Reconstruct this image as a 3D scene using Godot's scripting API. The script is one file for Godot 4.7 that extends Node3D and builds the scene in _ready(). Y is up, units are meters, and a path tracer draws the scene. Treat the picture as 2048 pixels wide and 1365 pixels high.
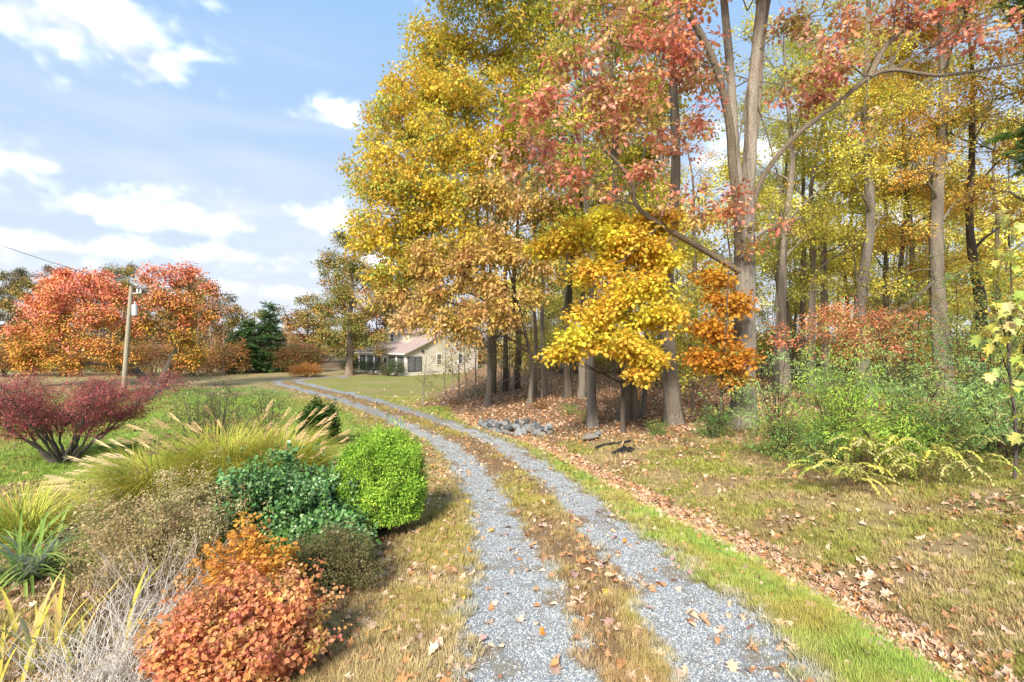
extends Node3D
# A gravel drive through a garden to a house at the edge of autumn woods.

const CAM_H := 3.6
const EXPOSURE := 3.0

# ------------------------------------------------------------------ mesh builder
class MB:
	var v := PackedVector3Array()
	var n := PackedVector3Array()
	var uv := PackedVector2Array()
	var c := PackedColorArray()
	var ix := PackedInt32Array()

	func tri(a: Vector3, b: Vector3, d: Vector3, col := Color.WHITE) -> void:
		var k := v.size()
		var nn := (d - a).cross(b - a).normalized()
		v.append(a); v.append(b); v.append(d)
		n.append(nn); n.append(nn); n.append(nn)
		c.append(col); c.append(col); c.append(col)
		uv.append(Vector2(a.x + a.z, a.y)); uv.append(Vector2(b.x + b.z, b.y)); uv.append(Vector2(d.x + d.z, d.y))
		ix.append(k); ix.append(k + 1); ix.append(k + 2)

	func quad(a: Vector3, b: Vector3, d: Vector3, e: Vector3, col := Color.WHITE) -> void:
		tri(a, b, d, col)
		tri(a, d, e, col)

	# box with half sizes along three axes
	func box(o: Vector3, x: Vector3, y: Vector3, z: Vector3, col := Color.WHITE) -> void:
		var p := func(i: int, j: int, k: int) -> Vector3: return o + x * i + y * j + z * k
		var flip := x.cross(y).dot(z) < 0.0
		for f in [[0, 1, 2], [1, 2, 0], [2, 0, 1]]:
			for s in [-1, 1]:
				var q := []
				for w in [[-1, -1], [-1, 1], [1, 1], [1, -1]]:
					var t := [0, 0, 0]
					t[f[0]] = s
					t[f[1]] = w[0]
					t[f[2]] = w[1]
					q.append(p.call(t[0], t[1], t[2]))
				if (s > 0) != flip:
					quad(q[0], q[1], q[2], q[3], col)
				else:
					quad(q[3], q[2], q[1], q[0], col)

	func tube(pts: PackedVector3Array, rad: PackedFloat32Array, sides: int, col := Color.WHITE, cap := false) -> void:
		var m := pts.size()
		if m < 2:
			return
		var t := (pts[1] - pts[0]).normalized()
		var u := t.cross(Vector3.RIGHT if absf(t.x) < 0.8 else Vector3.FORWARD).normalized()
		var at := v.size()
		var along := 0.0
		for i in m:
			var nt := (pts[mini(i + 1, m - 1)] - pts[maxi(i - 1, 0)]).normalized()
			u = (u - nt * u.dot(nt)).normalized()
			var w := nt.cross(u)
			if i > 0:
				along += pts[i].distance_to(pts[i - 1])
			for s in sides + 1:
				var a := TAU * s / sides
				var r := u * cos(a) + w * sin(a)
				v.append(pts[i] + r * rad[i])
				n.append(r)
				c.append(col)
				uv.append(Vector2(s * maxf(1.0, roundf(rad[0] * TAU / 0.6)) / sides, along / 0.9))
		for i in m - 1:
			for s in sides:
				var a := at + i * (sides + 1) + s
				var b := a + sides + 1
				ix.append(a); ix.append(b); ix.append(a + 1)
				ix.append(a + 1); ix.append(b); ix.append(b + 1)
		if cap:
			var q := at + (m - 1) * (sides + 1)
			for s in sides:
				tri(v[q + s], pts[m - 1], v[q + s + 1], col)

	func mesh(mat: Material) -> ArrayMesh:
		var arr := []
		arr.resize(Mesh.ARRAY_MAX)
		arr[Mesh.ARRAY_VERTEX] = v
		arr[Mesh.ARRAY_NORMAL] = n
		arr[Mesh.ARRAY_TEX_UV] = uv
		arr[Mesh.ARRAY_COLOR] = c
		arr[Mesh.ARRAY_INDEX] = ix
		var am := ArrayMesh.new()
		am.add_surface_from_arrays(Mesh.PRIMITIVE_TRIANGLES, arr)
		am.surface_set_material(0, mat)
		return am

# instance lists for what nobody could count
class Copies:
	var buf := PackedFloat32Array()
	func put(t: Transform3D, c: Color) -> void:
		var b := t.basis
		buf.append_array(PackedFloat32Array([b.x.x, b.y.x, b.z.x, t.origin.x, b.x.y, b.y.y, b.z.y, t.origin.y, b.x.z, b.y.z, b.z.z, t.origin.z, c.r, c.g, c.b, 1.0]))
	func node(called: String, mesh: Mesh) -> MultiMeshInstance3D:
		var m := MultiMesh.new()
		m.transform_format = MultiMesh.TRANSFORM_3D
		m.use_colors = true
		m.mesh = mesh
		m.instance_count = buf.size() / 16
		m.buffer = buf
		var o := MultiMeshInstance3D.new()
		o.name = called
		o.multimesh = m
		o.set_meta("kind", "stuff")
		return o

var rng := RandomNumberGenerator.new()
var nz := FastNoiseLite.new()      # broad patches
var nf := FastNoiseLite.new()      # fine patches
var taken := {}
var M := {}                        # materials
var S := {}                        # leaf spray meshes

func rf(a: float, b: float) -> float:
	return rng.randf_range(a, b)

func rdir() -> Vector3:
	var z := rf(-1, 1)
	var a := rf(0, TAU)
	var r := sqrt(1 - z * z)
	return Vector3(r * cos(a), z, r * sin(a))

# a colour as it reads in sRGB (0-255), turned to a linear base colour times k
func L(r: float, g: float, b: float, k := 0.6) -> Color:
	var q := Color(r / 255.0, g / 255.0, b / 255.0).srgb_to_linear()
	k *= 1.38
	var m := (q.r + q.g + q.b) / 3.0
	q = q.lerp(Color(m, m, m), 0.10)
	return Color(minf(q.r * k, 0.8), minf(q.g * k * 1.1, 0.8), q.b * k)

func numbered(called: String) -> String:
	if not taken.has(called):
		taken[called] = 0
		return called
	taken[called] += 1
	return "%s_%03d" % [called, taken[called]]

func tag(o: Node3D, label: String, category: String, group := "") -> void:
	o.set_meta("label", label)
	o.set_meta("category", category)
	if group:
		o.set_meta("group", group)

func thing(called: String, at: Vector3, label: String, category: String, group := "") -> Node3D:
	var o := Node3D.new()
	o.name = numbered(called)
	add_child(o)
	o.position = at
	tag(o, label, category, group)
	return o

func part(parent: Node3D, called: String, mesh: Mesh, t := Transform3D()) -> MeshInstance3D:
	var o := MeshInstance3D.new()
	o.name = called
	o.mesh = mesh
	o.transform = t
	parent.add_child(o, true)
	return o

func structure(called: String, mesh: Mesh) -> MeshInstance3D:
	var o := part(self, called, mesh)
	o.set_meta("kind", "structure")
	return o

# ------------------------------------------------------------------ terrain
const HD := [-20.0, 0.0, 3.0, 4.05, 5.7, 7.4, 10.3, 13.0, 20.0, 30.0, 45.0, 60.0, 100.0, 200.0, 400.0]
const HV := [2.4, 2.5, 2.68, 2.76, 2.95, 3.1, 3.3, 3.45, 3.7, 3.95, 3.95, 3.9, 3.8, 3.6, 3.6]
const DD := [-20.0, 0.0, 4.2, 5.8, 7.5, 10.4, 14.0, 17.5, 22.0, 28.0, 40.0, 60.0]
const DX := [3.8, 3.8, 3.8, 3.8, 3.57, 2.87, 2.0, 0.98, -1.4, -3.5, -5.0, -6.0]
var CL := PackedVector2Array([Vector2(1, -20), Vector2(1, 0), Vector2(1.02, 4.05), Vector2(1.0, 5.7), Vector2(0.86, 7.4), Vector2(0.45, 10.3), Vector2(0, 12.8), Vector2(-0.9, 16.3), Vector2(-2.16, 19.5), Vector2(-3.7, 22.3), Vector2(-5.64, 26), Vector2(-8.4, 30.7), Vector2(-12.5, 36.5), Vector2(-17, 42), Vector2(-20.6, 46.5), Vector2(-22.3, 49.5), Vector2(-22.6, 51.8), Vector2(-21.2, 53.4), Vector2(-19.2, 54.6)])

func lerp_table(xs: Array, ys: Array, x: float) -> float:
	var k := xs.size()
	if x <= xs[0]:
		return ys[0]
	for i in range(1, k):
		if x < xs[i]:
			return lerpf(ys[i - 1], ys[i], (x - xs[i - 1]) / (xs[i] - xs[i - 1]))
	return ys[k - 1]

var near_segs: Array[PackedInt32Array] = []

# distance from the drive's centre line, positive on its right-hand side
func across_drive(x: float, d: float) -> float:
	var p := Vector2(x, d)
	var best := 1e9
	var side := 1.0
	if near_segs.is_empty():
		for k in 80:
			var list := PackedInt32Array()
			for i in CL.size() - 1:
				if CL[i + 1].y > k - 14 - 7 and CL[i].y < k - 14 + 8 or k - 14 > 44 and i > 12:
					list.append(i)
			near_segs.append(list)
	for i in near_segs[clampi(int(floorf(d)) + 14, 0, 79)]:
		var a := CL[i]
		var b := CL[i + 1]
		var q := Geometry2D.get_closest_point_to_segment(p, a, b)
		var e := p.distance_squared_to(q)
		if e < best:
			best = e
			side = 1.0 if (b - a).cross(p - a) < 0 else -1.0
	return sqrt(best) * side

func ditch(d: float) -> float:
	return lerp_table(DD, DX, d)

func ground(x: float, z: float) -> float:
	var d := -z
	var y := CAM_H - lerp_table(HD, HV, d)
	var s := x - ditch(d)
	if s > 0:
		y += 1.15 * (1.0 - exp(-s / 4.5))
	if d < 70.0:
		y -= 0.10 * exp(-(s * s) / 0.12) * clampf((30.0 - d) / 10.0, 0.0, 1.0)
	var t := lerp_table([-20.0, 0.0, 4.05, 7.4, 10.3, 12.8, 16.3], [1.0, 1.0, 1.02, 0.86, 0.45, 0.0, -0.9], d) - 1.5 - x
	if t > 0 and d < 15.0:
		y -= 0.4 * (1.0 - exp(-t / 2.0)) * clampf((15.0 - d) / 6.0, 0.0, 1.0)
	if d > 66.0 and x < -30.0:   # wooded hill beyond the field
		y += minf(1.0, (d - 62.0) / 40.0) * clampf((-30.0 - x) / 60.0, 0.0, 1.2) * 6.0
	return y

func P(x: float, z: float) -> Vector3:
	return Vector3(x, ground(x, z), z)

# ------------------------------------------------------------------ leaves
func leaf_outline(kind: String) -> Array:
	match kind:
		"oak": return [[0.02, 0.0], [0.10, 0.10], [0.30, 0.22], [0.12, 0.33], [0.42, 0.48], [0.14, 0.60], [0.33, 0.78], [0.10, 0.82], [0.0, 1.0]]
		"maple": return [[0.02, 0.0], [0.36, 0.06], [0.22, 0.26], [0.56, 0.42], [0.30, 0.48], [0.34, 0.72], [0.14, 0.66], [0.0, 1.0]]
		"oval": return [[0.0, 0.0], [0.26, 0.28], [0.24, 0.62], [0.0, 1.0]]
		"lance": return [[0.0, 0.0], [0.15, 0.3], [0.12, 0.65], [0.0, 1.0]]
		"round": return [[0.0, 0.0], [0.34, 0.22], [0.40, 0.60], [0.0, 1.0]]
		"strip": return [[0.03, 0.0], [0.05, 0.5], [0.0, 1.0]]
	return [[0.0, 0.0], [0.3, 0.5], [0.0, 1.0]]

# one leaf: stalk end at o, along dir, face towards up
func leaf(mb: MB, kind: String, o: Vector3, dir: Vector3, up: Vector3, size: float, col: Color, curl := 0.12) -> void:
	var y := dir.normalized()
	var x := y.cross(up).normalized()
	var z := x.cross(y)
	var pts := leaf_outline(kind)
	var mid := o + y * (size * 0.45) - z * (size * 0.06)
	var ring: Array[Vector3] = []
	for i in pts.size():
		var p: Array = pts[i]
		ring.append(o + x * (p[0] * size) + y * (p[1] * size) + z * (curl * size * (absf(p[0]) * 1.2 - p[1] * p[1] * 0.8)))
	for i in range(pts.size() - 2, 0, -1):
		var p: Array = pts[i]
		ring.append(o - x * (p[0] * size) + y * (p[1] * size) + z * (curl * size * (absf(p[0]) * 1.2 - p[1] * p[1] * 0.8)))
	var k := mb.v.size()
	mb.v.append(mid)
	mb.n.append(z)
	mb.c.append(col)
	mb.uv.append(Vector2(0.5, 0.5))
	for q in ring:
		mb.v.append(q)
		mb.n.append(z)
		mb.c.append(col)
		mb.uv.append(Vector2(0.5, 0.5))
	var m := ring.size()
	for i in m:
		mb.ix.append(k); mb.ix.append(k + 1 + i); mb.ix.append(k + 1 + (i + 1) % m)

func leaf_mesh(mb: MB, mat: Material) -> ArrayMesh:
	# leaves carry no smoothed normals: each facet is flat
	var arr := []
	arr.resize(Mesh.ARRAY_MAX)
	arr[Mesh.ARRAY_VERTEX] = mb.v
	arr[Mesh.ARRAY_COLOR] = mb.c
	arr[Mesh.ARRAY_INDEX] = mb.ix
	var am := ArrayMesh.new()
	am.add_surface_from_arrays(Mesh.PRIMITIVE_TRIANGLES, arr)
	am.surface_set_material(0, mat)
	return am

func spray(kind: String, count: int, radius: float, size: float, flat := 0.5, mat: Material = null) -> Array:
	var out := []
	for variant in 3:
		var mb := MB.new()
		for i in count:
			var q := rdir() * radius * pow(rng.randf(), 0.6)
			q.y *= flat
			var dir := (q.normalized() + rdir() * 0.7 + Vector3(0, -0.25, 0)).normalized()
			var up := (Vector3.UP + rdir() * 0.75).normalized()
			var b := rf(0.72, 1.25)
			leaf(mb, kind, q, dir, up, size * rf(0.7, 1.2), Color(b * rf(0.92, 1.08), b * rf(0.9, 1.1), b * rf(0.8, 1.15)), rf(-0.1, 0.45))
		out.append(leaf_mesh(mb, mat if mat else M.leaf))
	return out

# flattened, drooping evergreen sprays
func needle_spray(count: int, length: float, width: float, flat: float, mat: Material, spread := 0.5) -> Array:
	var out := []
	for variant in 3:
		var mb := MB.new()
		for i in count:
			var t := rng.randf()
			var o := Vector3(0, 0, length * t)
			var s := -1.0 if i % 2 == 0 else 1.0
			var dir := Vector3(s * rf(0.4, 1.0), rf(-flat, flat), rf(0.5, 1.2)).normalized()
			var b := rf(0.7, 1.25)
			leaf(mb, "strip", o, dir, (Vector3.UP + rdir() * 0.6).normalized(), length * spread * (1.15 - t * 0.6) * rf(0.7, 1.1), Color(b, b, b * rf(0.85, 1.1)), 0.1)
		for k in mb.v.size():
			mb.v[k].x *= width
		out.append(leaf_mesh(mb, mat))
	return out

# pick from a palette: neighbours in a crown share a tone
func tone(pal: Array, at: Vector3, spread := 0.35, freq := 1.0) -> Color:
	var t := clampf(0.5 + 0.75 * nz.get_noise_3d(at.x * 9.0 * freq, at.y * 9.0 * freq, at.z * 9.0 * freq) + rf(-spread, spread), 0.0, 0.999) * (pal.size() - 1)
	var i := int(t)
	var b := rf(0.82, 1.18)
	var a: Color = pal[i]
	var q: Color = a.lerp(pal[mini(i + 1, pal.size() - 1)], t - i)
	return Color(q.r * b, q.g * b, q.b * b)

# ------------------------------------------------------------------ trees
func bent(a: Vector3, b: Vector3, c: Vector3, seg: int, wob: float) -> PackedVector3Array:
	var out := PackedVector3Array()
	for i in seg + 1:
		var t := float(i) / seg
		var p := a.lerp(b, t).lerp(b.lerp(c, t), t)
		if i > 0 and i < seg:
			p += rdir() * wob
		out.append(p)
	return out

func taper(a: float, b: float, count: int, flare := 0.0) -> PackedFloat32Array:
	var out := PackedFloat32Array()
	for i in count:
		var t := float(i) / (count - 1)
		out.append(lerpf(a, b, t) + flare * a * exp(-t * 14.0))
	return out

func smooth_path(pts: Array, seg: int) -> PackedVector3Array:
	var out := PackedVector3Array()
	for i in pts.size() - 1:
		var p0: Vector3 = pts[maxi(i - 1, 0)]
		var p1: Vector3 = pts[i]
		var p2: Vector3 = pts[i + 1]
		var p3: Vector3 = pts[mini(i + 2, pts.size() - 1)]
		for k in seg:
			out.append(p1.cubic_interpolate(p2, p0, p3, float(k) / seg))
	out.append(pts[pts.size() - 1])
	return out

# crown: [centre, radii] balls of foliage; each is reached by a limb from the stem
# spec: leaves (spray variants), pal, dens (sprays per square metre of ball), scale, bark, limb (limb radius share), merged (limbs drawn into the trunk)
func foliage(o: Node3D, stem: PackedVector3Array, stem_r: PackedFloat32Array, clumps: Array, spec: Dictionary, trunk_mb: MB) -> void:
	var lists := [Copies.new(), Copies.new(), Copies.new()]
	var merged: bool = spec.get("merged", false)
	var top := stem[stem.size() - 1]
	for cl in clumps:
		var cc: Vector3 = cl[0]
		var rr: Vector3 = cl[1]
		var r := (rr.x + rr.y + rr.z) / 3.0
		var count := maxi(3, int(spec.dens * 4.0 * r * r * float(cl[2] if cl.size() > 2 else 1.0)))
		# where the limb leaves the stem
		var reach := Vector2(cc.x - top.x, cc.z - top.z).length()
		var want := cc.y - reach * float(spec.get("rise", 0.55)) - 0.3
		var best := 0
		for i in stem.size():
			if absf(stem[i].y - want) < absf(stem[best].y - want):
				best = i
		best = maxi(best, int(stem.size() * float(spec.get("low", 0.2))))
		var root := stem[best]
		var mb := trunk_mb if merged else MB.new()
		var lr := minf(stem_r[best] * float(spec.get("limb", 0.5)), 0.02 + root.distance_to(cc) * 0.022)
		var bend := root.lerp(cc, 0.5) + Vector3(0, root.distance_to(cc) * rf(-0.02, 0.16), 0) + rdir() * root.distance_to(cc) * 0.08
		var path := bent(root, bend, cc, 7, lr * 0.8)
		mb.tube(path, taper(lr, lr * 0.25, 8), 6 if not merged else 4)
		# side branches
		var subs: Array[Vector3] = []
		for k in clampi(count / 12, 3, 14):
			var d := rdir()
			var q := cc + Vector3(d.x * rr.x, d.y * rr.y, d.z * rr.z) * rf(0.4, 0.85)
			var f := path[3 + rng.randi() % 5]
			var mid := f.lerp(q, 0.5) + rdir() * r * 0.12
			mb.tube(bent(f, mid, q, 3, 0.02), taper(lr * 0.32 + 0.004, 0.006, 4), 4 if not merged else 3)
			subs.append(q)
			subs.append(mid)
		var ends := subs.size() / 2
		for k in path.size():
			if k > 4:
				subs.append(path[k])
		for k in count:
			var d := rdir()
			var m := pow(rng.randf(), 0.45)
			var q := cc + Vector3(d.x * rr.x, d.y * rr.y, d.z * rr.z) * m
			if k % 4 != 0:   # most sprays gather round the branch ends
				q = subs[2 * (rng.randi() % ends)] + Vector3(d.x, d.y * 0.6, d.z) * r * m * 0.42
			if nf.get_noise_3dv((q + o.position) * 22.0) < float(spec.get("gap", -0.3)):
				continue
			var near := subs[0]
			for w in subs:
				if w.distance_squared_to(q) < near.distance_squared_to(q):
					near = w
			if spec.get("twigs", true):
				mb.tube(PackedVector3Array([near, near.lerp(q, 0.5) + rdir() * 0.06, q]), PackedFloat32Array([0.009, 0.006, 0.003]) if not spec.has("twig_r") else PackedFloat32Array([spec.twig_r, spec.twig_r * 0.7, spec.twig_r * 0.4]), 3)
			var out := (q - near)
			var yaw := atan2(out.x, out.z) + rf(-0.5, 0.5)
			var b := Basis(Vector3.UP, yaw) * Basis(Vector3.RIGHT, rf(-0.35, 0.55) + float(spec.get("droop", 0.0))) * Basis(Vector3.FORWARD, rf(-0.5, 0.5))
			var s: float = spec.get("scale", 1.0) * rf(0.75, 1.25)
			var pal: Array = spec.pal
			if spec.has("pal_top") and rng.randf() < smoothstep(spec.split - 3.6, spec.split + 3.6, q.y):
				pal = spec.pal_top
			lists[rng.randi() % 3].put(Transform3D(b.scaled(Vector3(s, s, s)), q), tone(pal, q + o.position, spec.get("spread", 0.3)))
		if not merged:
			part(o, spec.get("limb_name", "limb"), mb.mesh(spec.bark))
	for k in 3:
		if lists[k].buf.size():
			o.add_child(lists[k].node("crown", spec.leaves[k]), true)

func crown_balls(h: float, low: float, r: float, count: int, lean := Vector3.ZERO) -> Array:
	var out := []
	for i in count:
		var t := (i + rng.randf()) / count
		var prof := sqrt(maxf(0.05, 1.0 - pow(t * 1.7 - 0.75, 2.0)))
		var a := i * 2.4 + rf(-0.4, 0.4)
		var q := Vector3(cos(a), 0, sin(a)) * r * prof * rf(0.35, 0.85) + lean * t
		q.y = lerpf(low, h, t)
		var s := r * rf(0.30, 0.48)
		out.append([q, Vector3(s, s * 0.72, s)])
	return out

# uneven bole: swellings, ribs towards the roots, mottled bark
func rough(mb: MB, r: float, k: float) -> void:
	for i in mb.v.size():
		var q := mb.v[i]
		var m := mb.n[i]
		var big := nf.get_noise_3d(m.x * 16.0 + k * 40.0, q.y * 14.0, m.z * 16.0)
		var fine := absf(nf.get_noise_3d(m.x * 60.0 + k * 40.0, q.y * 16.0, m.z * 60.0))
		mb.v[i] = q + m * r * (big * 0.28 + (fine - 0.2) * 0.22 + maxf(0.0, cos(atan2(m.z, m.x) * 4.0 + k)) * 0.35 * exp(-maxf(0.0, q.y) * 2.5))
		var c := clampf(0.95 + big * 0.7 + (fine - 0.25) * 0.9, 0.45, 1.35)
		mb.c[i] = Color(c, c * 0.99, c * 0.97)

func tree(called: String, label: String, group: String, x: float, z: float, h: float, r0: float, low: float, rad: float, spec: Dictionary, lean := Vector3.ZERO, balls := 12, sides := 9) -> Node3D:
	var o := thing(called, P(x, z), label, "tree", group)
	var ctrl := []
	for i in 6:
		var t := i / 5.0
		ctrl.append(Vector3(0, -0.25 + (h * 0.93 + 0.25) * t, 0) + lean * t * t + (Vector3(rf(-1, 1), 0, rf(-1, 1)) * h * 0.012 if i > 0 else Vector3.ZERO))
	var pts := smooth_path(ctrl, 4)
	var rad_list := taper(r0, r0 * 0.12, pts.size(), 0.45)
	var mb := MB.new()
	mb.tube(pts, rad_list, sides)
	rough(mb, r0, x)
	foliage(o, pts, rad_list, crown_balls(h, low, rad, balls, lean), spec, mb)
	var t := part(o, "trunk", mb.mesh(spec.bark))
	o.move_child(t, 0)
	return o

# many-stemmed shrub: a rounded body of small leaf sprays on stems that rise from one foot
func shrub(called: String, label: String, category: String, group: String, x: float, z: float, size: Vector3, count: int, spec: Dictionary) -> Node3D:
	var o := thing(called, P(x, z), label, category, group)
	var lists := [Copies.new(), Copies.new(), Copies.new()]
	var stems := int(spec.get("stems", 7))
	var ends: Array[Vector3] = []
	var fill: float = spec.get("fill", 0.35)
	for i in stems:
		var a := TAU * i / stems + rf(-0.3, 0.3)
		var e := Vector3(cos(a) * size.x * rf(0.2, 0.7), size.y * rf(0.55, 0.9), sin(a) * size.z * rf(0.2, 0.7))
		var mb := MB.new()
		var r: float = spec.get("stem_r", 0.012)
		var path := bent(Vector3(cos(a), 0, sin(a)) * 0.06 + Vector3(0, -0.05, 0), Vector3(e.x * 0.35, e.y * 0.5, e.z * 0.35), e, 6, r)
		mb.tube(path, taper(r * 1.4, r * 0.4, 7), 5)
		for k in 5:
			var f := path[2 + rng.randi() % 5]
			var q := f + (rdir() + Vector3(0, 0.8, 0) + e.normalized() * 0.6).normalized() * size.y * rf(0.15, 0.35)
			mb.tube(bent(f, f.lerp(q, 0.5) + rdir() * 0.03, q, 3, 0.01), taper(r * 0.5, r * 0.15, 4), 3)
			ends.append(q)
		ends.append(e)
		part(o, "stem", mb.mesh(spec.bark))
	var bump: float = spec.get("bump", 0.14)
	for k in count:
		var d := rdir()
		if d.y < -0.45:
			d.y = -d.y
		var m := lerpf(1.0, pow(rng.randf(), 0.5), fill)
		if rng.randf() < float(spec.get("shoots", 0.12)):
			m *= rf(1.0, 1.22)
		var wob := 1.0 + bump * (nf.get_noise_3dv((d * 1.1 + Vector3(x, 0, z)) * 30.0) * 2.0 + nf.get_noise_3dv((d * 1.1 + Vector3(x, 5, z)) * 90.0))
		var q := Vector3(d.x * size.x, size.y * 0.48 + d.y * size.y * 0.52, d.z * size.z) * m * wob
		q.y = maxf(q.y, 0.03)
		if nf.get_noise_3dv((q + o.position) * 60.0) < float(spec.get("gap", -0.5)):
			continue
		var yaw := atan2(d.x, d.z) + rf(-0.6, 0.6)
		var b := Basis(Vector3.UP, yaw) * Basis(Vector3.RIGHT, rf(-0.5, 0.5) - d.y * float(spec.get("lift", 0.5))) * Basis(Vector3.FORWARD, rf(-0.6, 0.6))
		var s: float = spec.get("scale", 1.0) * rf(0.55, 1.35)
		var pal: Array = spec.pal
		if spec.has("pal_top") and rng.randf() < smoothstep(spec.split - 0.15, spec.split + 0.15, q.y):
			pal = spec.pal_top
		lists[rng.randi() % 3].put(Transform3D(b.scaled(Vector3(s, s, s)), q), tone(pal, (q + o.position) * 3.0, spec.get("spread", 0.35)))
	for k in 3:
		if lists[k].buf.size():
			o.add_child(lists[k].node("foliage", spec.leaves[k]), true)
	return o

# ------------------------------------------------------------------ materials
func noise_texture(w: int, h: int, sx: float, sy: float, lo: float, hi: float, seed_: int, ridged := false) -> ImageTexture:
	var f := FastNoiseLite.new()
	f.seed = seed_
	f.noise_type = FastNoiseLite.TYPE_SIMPLEX_SMOOTH
	f.fractal_type = FastNoiseLite.FRACTAL_RIDGED if ridged else FastNoiseLite.FRACTAL_FBM
	f.fractal_octaves = 5
	f.frequency = 1.0
	var data := PackedByteArray()
	data.resize(w * h)
	for j in h:
		var b := TAU * j / h
		for i in w:
			var a := TAU * i / w
			# a torus, so that the texture repeats without a seam
			var q := f.get_noise_3d(cos(a) * sx + cos(b) * sy * 1.7, sin(a) * sx + sin(b) * sy * 0.6, sin(b) * sy + cos(b) * sy * 0.35)
			data[j * w + i] = int(clampf(lerpf(lo, hi, q * 0.5 + 0.5), 0.0, 1.0) * 255.0)
	return ImageTexture.create_from_image(Image.create_from_data(w, h, false, Image.FORMAT_L8, data))

func mat(called: String, col: Color, rough := 0.8) -> StandardMaterial3D:
	var m := StandardMaterial3D.new()
	m.resource_name = called
	m.albedo_color = col.linear_to_srgb()
	m.roughness = rough
	m.metallic_specular = 0.35
	M[called] = m
	return m

func materials() -> void:
	for a in [["leaf", 0.75, 0.62], ["far_leaf", 0.0, 0.7], ["gloss_leaf", 0.0, 0.36], ["dry_leaf", 0.0, 0.8], ["needle", 0.0, 0.6], ["blade", 0.4, 0.6]]:
		var m := mat(a[0], Color.WHITE, a[2])
		m.vertex_color_use_as_albedo = true
		m.backlight_enabled = a[1] > 0.0
		m.backlight = Color(a[1], a[1], a[1]).linear_to_srgb()
	M.gloss_leaf.metallic_specular = 0.5
	var bark_col := noise_texture(256, 256, 5.0, 1.1, 0.12, 1.35, 11, true)
	var bark_h := noise_texture(256, 256, 5.0, 0.9, 0.0, 1.0, 11, true)
	for a in [["bark_grey", Color(0.43, 0.375, 0.31)], ["bark_pale", Color(0.47, 0.42, 0.36)], ["bark_dark", Color(0.21, 0.175, 0.14)], ["bark_brown", Color(0.33, 0.27, 0.20)], ["twig_grey", Color(0.30, 0.265, 0.24)], ["twig_brown", Color(0.15, 0.10, 0.075)]]:
		var m := mat(a[0], a[1], 0.9)
		m.albedo_texture = bark_col
		m.heightmap_enabled = true
		m.heightmap_texture = bark_h
		m.heightmap_scale = 4.0
		m.vertex_color_use_as_albedo = true
	var grain := noise_texture(512, 512, 12.0, 12.0, 0.40, 1.25, 5)
	var g := mat("earth", Color.WHITE, 0.95)
	g.vertex_color_use_as_albedo = true
	g.albedo_texture = grain
	g.uv1_triplanar = true
	g.uv1_world_triplanar = true
	g.uv1_scale = Vector3(0.9, 0.9, 0.9)
	g.heightmap_enabled = true
	g.heightmap_texture = grain
	g.heightmap_scale = 2.0
	var st := mat("stone", Color.WHITE, 0.85)
	st.vertex_color_use_as_albedo = true
	st.albedo_texture = grain
	st.uv1_triplanar = true
	st.uv1_scale = Vector3(2, 2, 2)
	var pl := mat("plain", Color.WHITE, 0.75)   # vertex-coloured
	pl.vertex_color_use_as_albedo = true
	mat("siding", Color(0.60, 0.565, 0.49), 0.7)
	mat("white_trim", Color(0.82, 0.81, 0.79), 0.6)
	var rm := mat("roof_metal", Color(0.37, 0.295, 0.265), 0.55)
	rm.metallic_specular = 0.5
	mat("dark_frame", Color(0.05, 0.05, 0.055), 0.5)
	mat("interior", Color(0.45, 0.42, 0.37), 0.9)
	var gl := mat("glass", Color(0.5, 0.55, 0.58), 0.05)
	gl.transparency = BaseMaterial3D.TRANSPARENCY_ALPHA
	gl.albedo_color.a = 0.2
	mat("black_plastic", Color(0.018, 0.018, 0.02), 0.35)
	mat("wire", Color(0.12, 0.12, 0.13), 0.6)
	mat("grey_metal", Color(0.55, 0.57, 0.6), 0.4)
	var wd := mat("pole_wood", Color(0.40, 0.35, 0.27), 0.9)
	wd.albedo_texture = bark_col
	for a in [["twig_pale", Color(0.42, 0.36, 0.31)], ["twig_white", Color(0.55, 0.52, 0.48)]]:
		mat(a[0], a[1], 0.9)
	for a in [["sword_0", Color(0.10, 0.19, 0.035)], ["sword_1", Color(0.16, 0.26, 0.05)], ["sword_2", Color(0.25, 0.33, 0.08)], ["iris_0", Color(0.45, 0.38, 0.06)], ["iris_1", Color(0.30, 0.32, 0.06)], ["iris_2", Color(0.48, 0.36, 0.13)]]:
		var m := mat(a[0], a[1], 0.7)
		m.metallic_specular = 0.2
		m.backlight_enabled = true
		m.backlight = Color(0.6, 0.6, 0.6)
	mat("porcelain", Color(0.75, 0.75, 0.74), 0.3)

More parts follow.
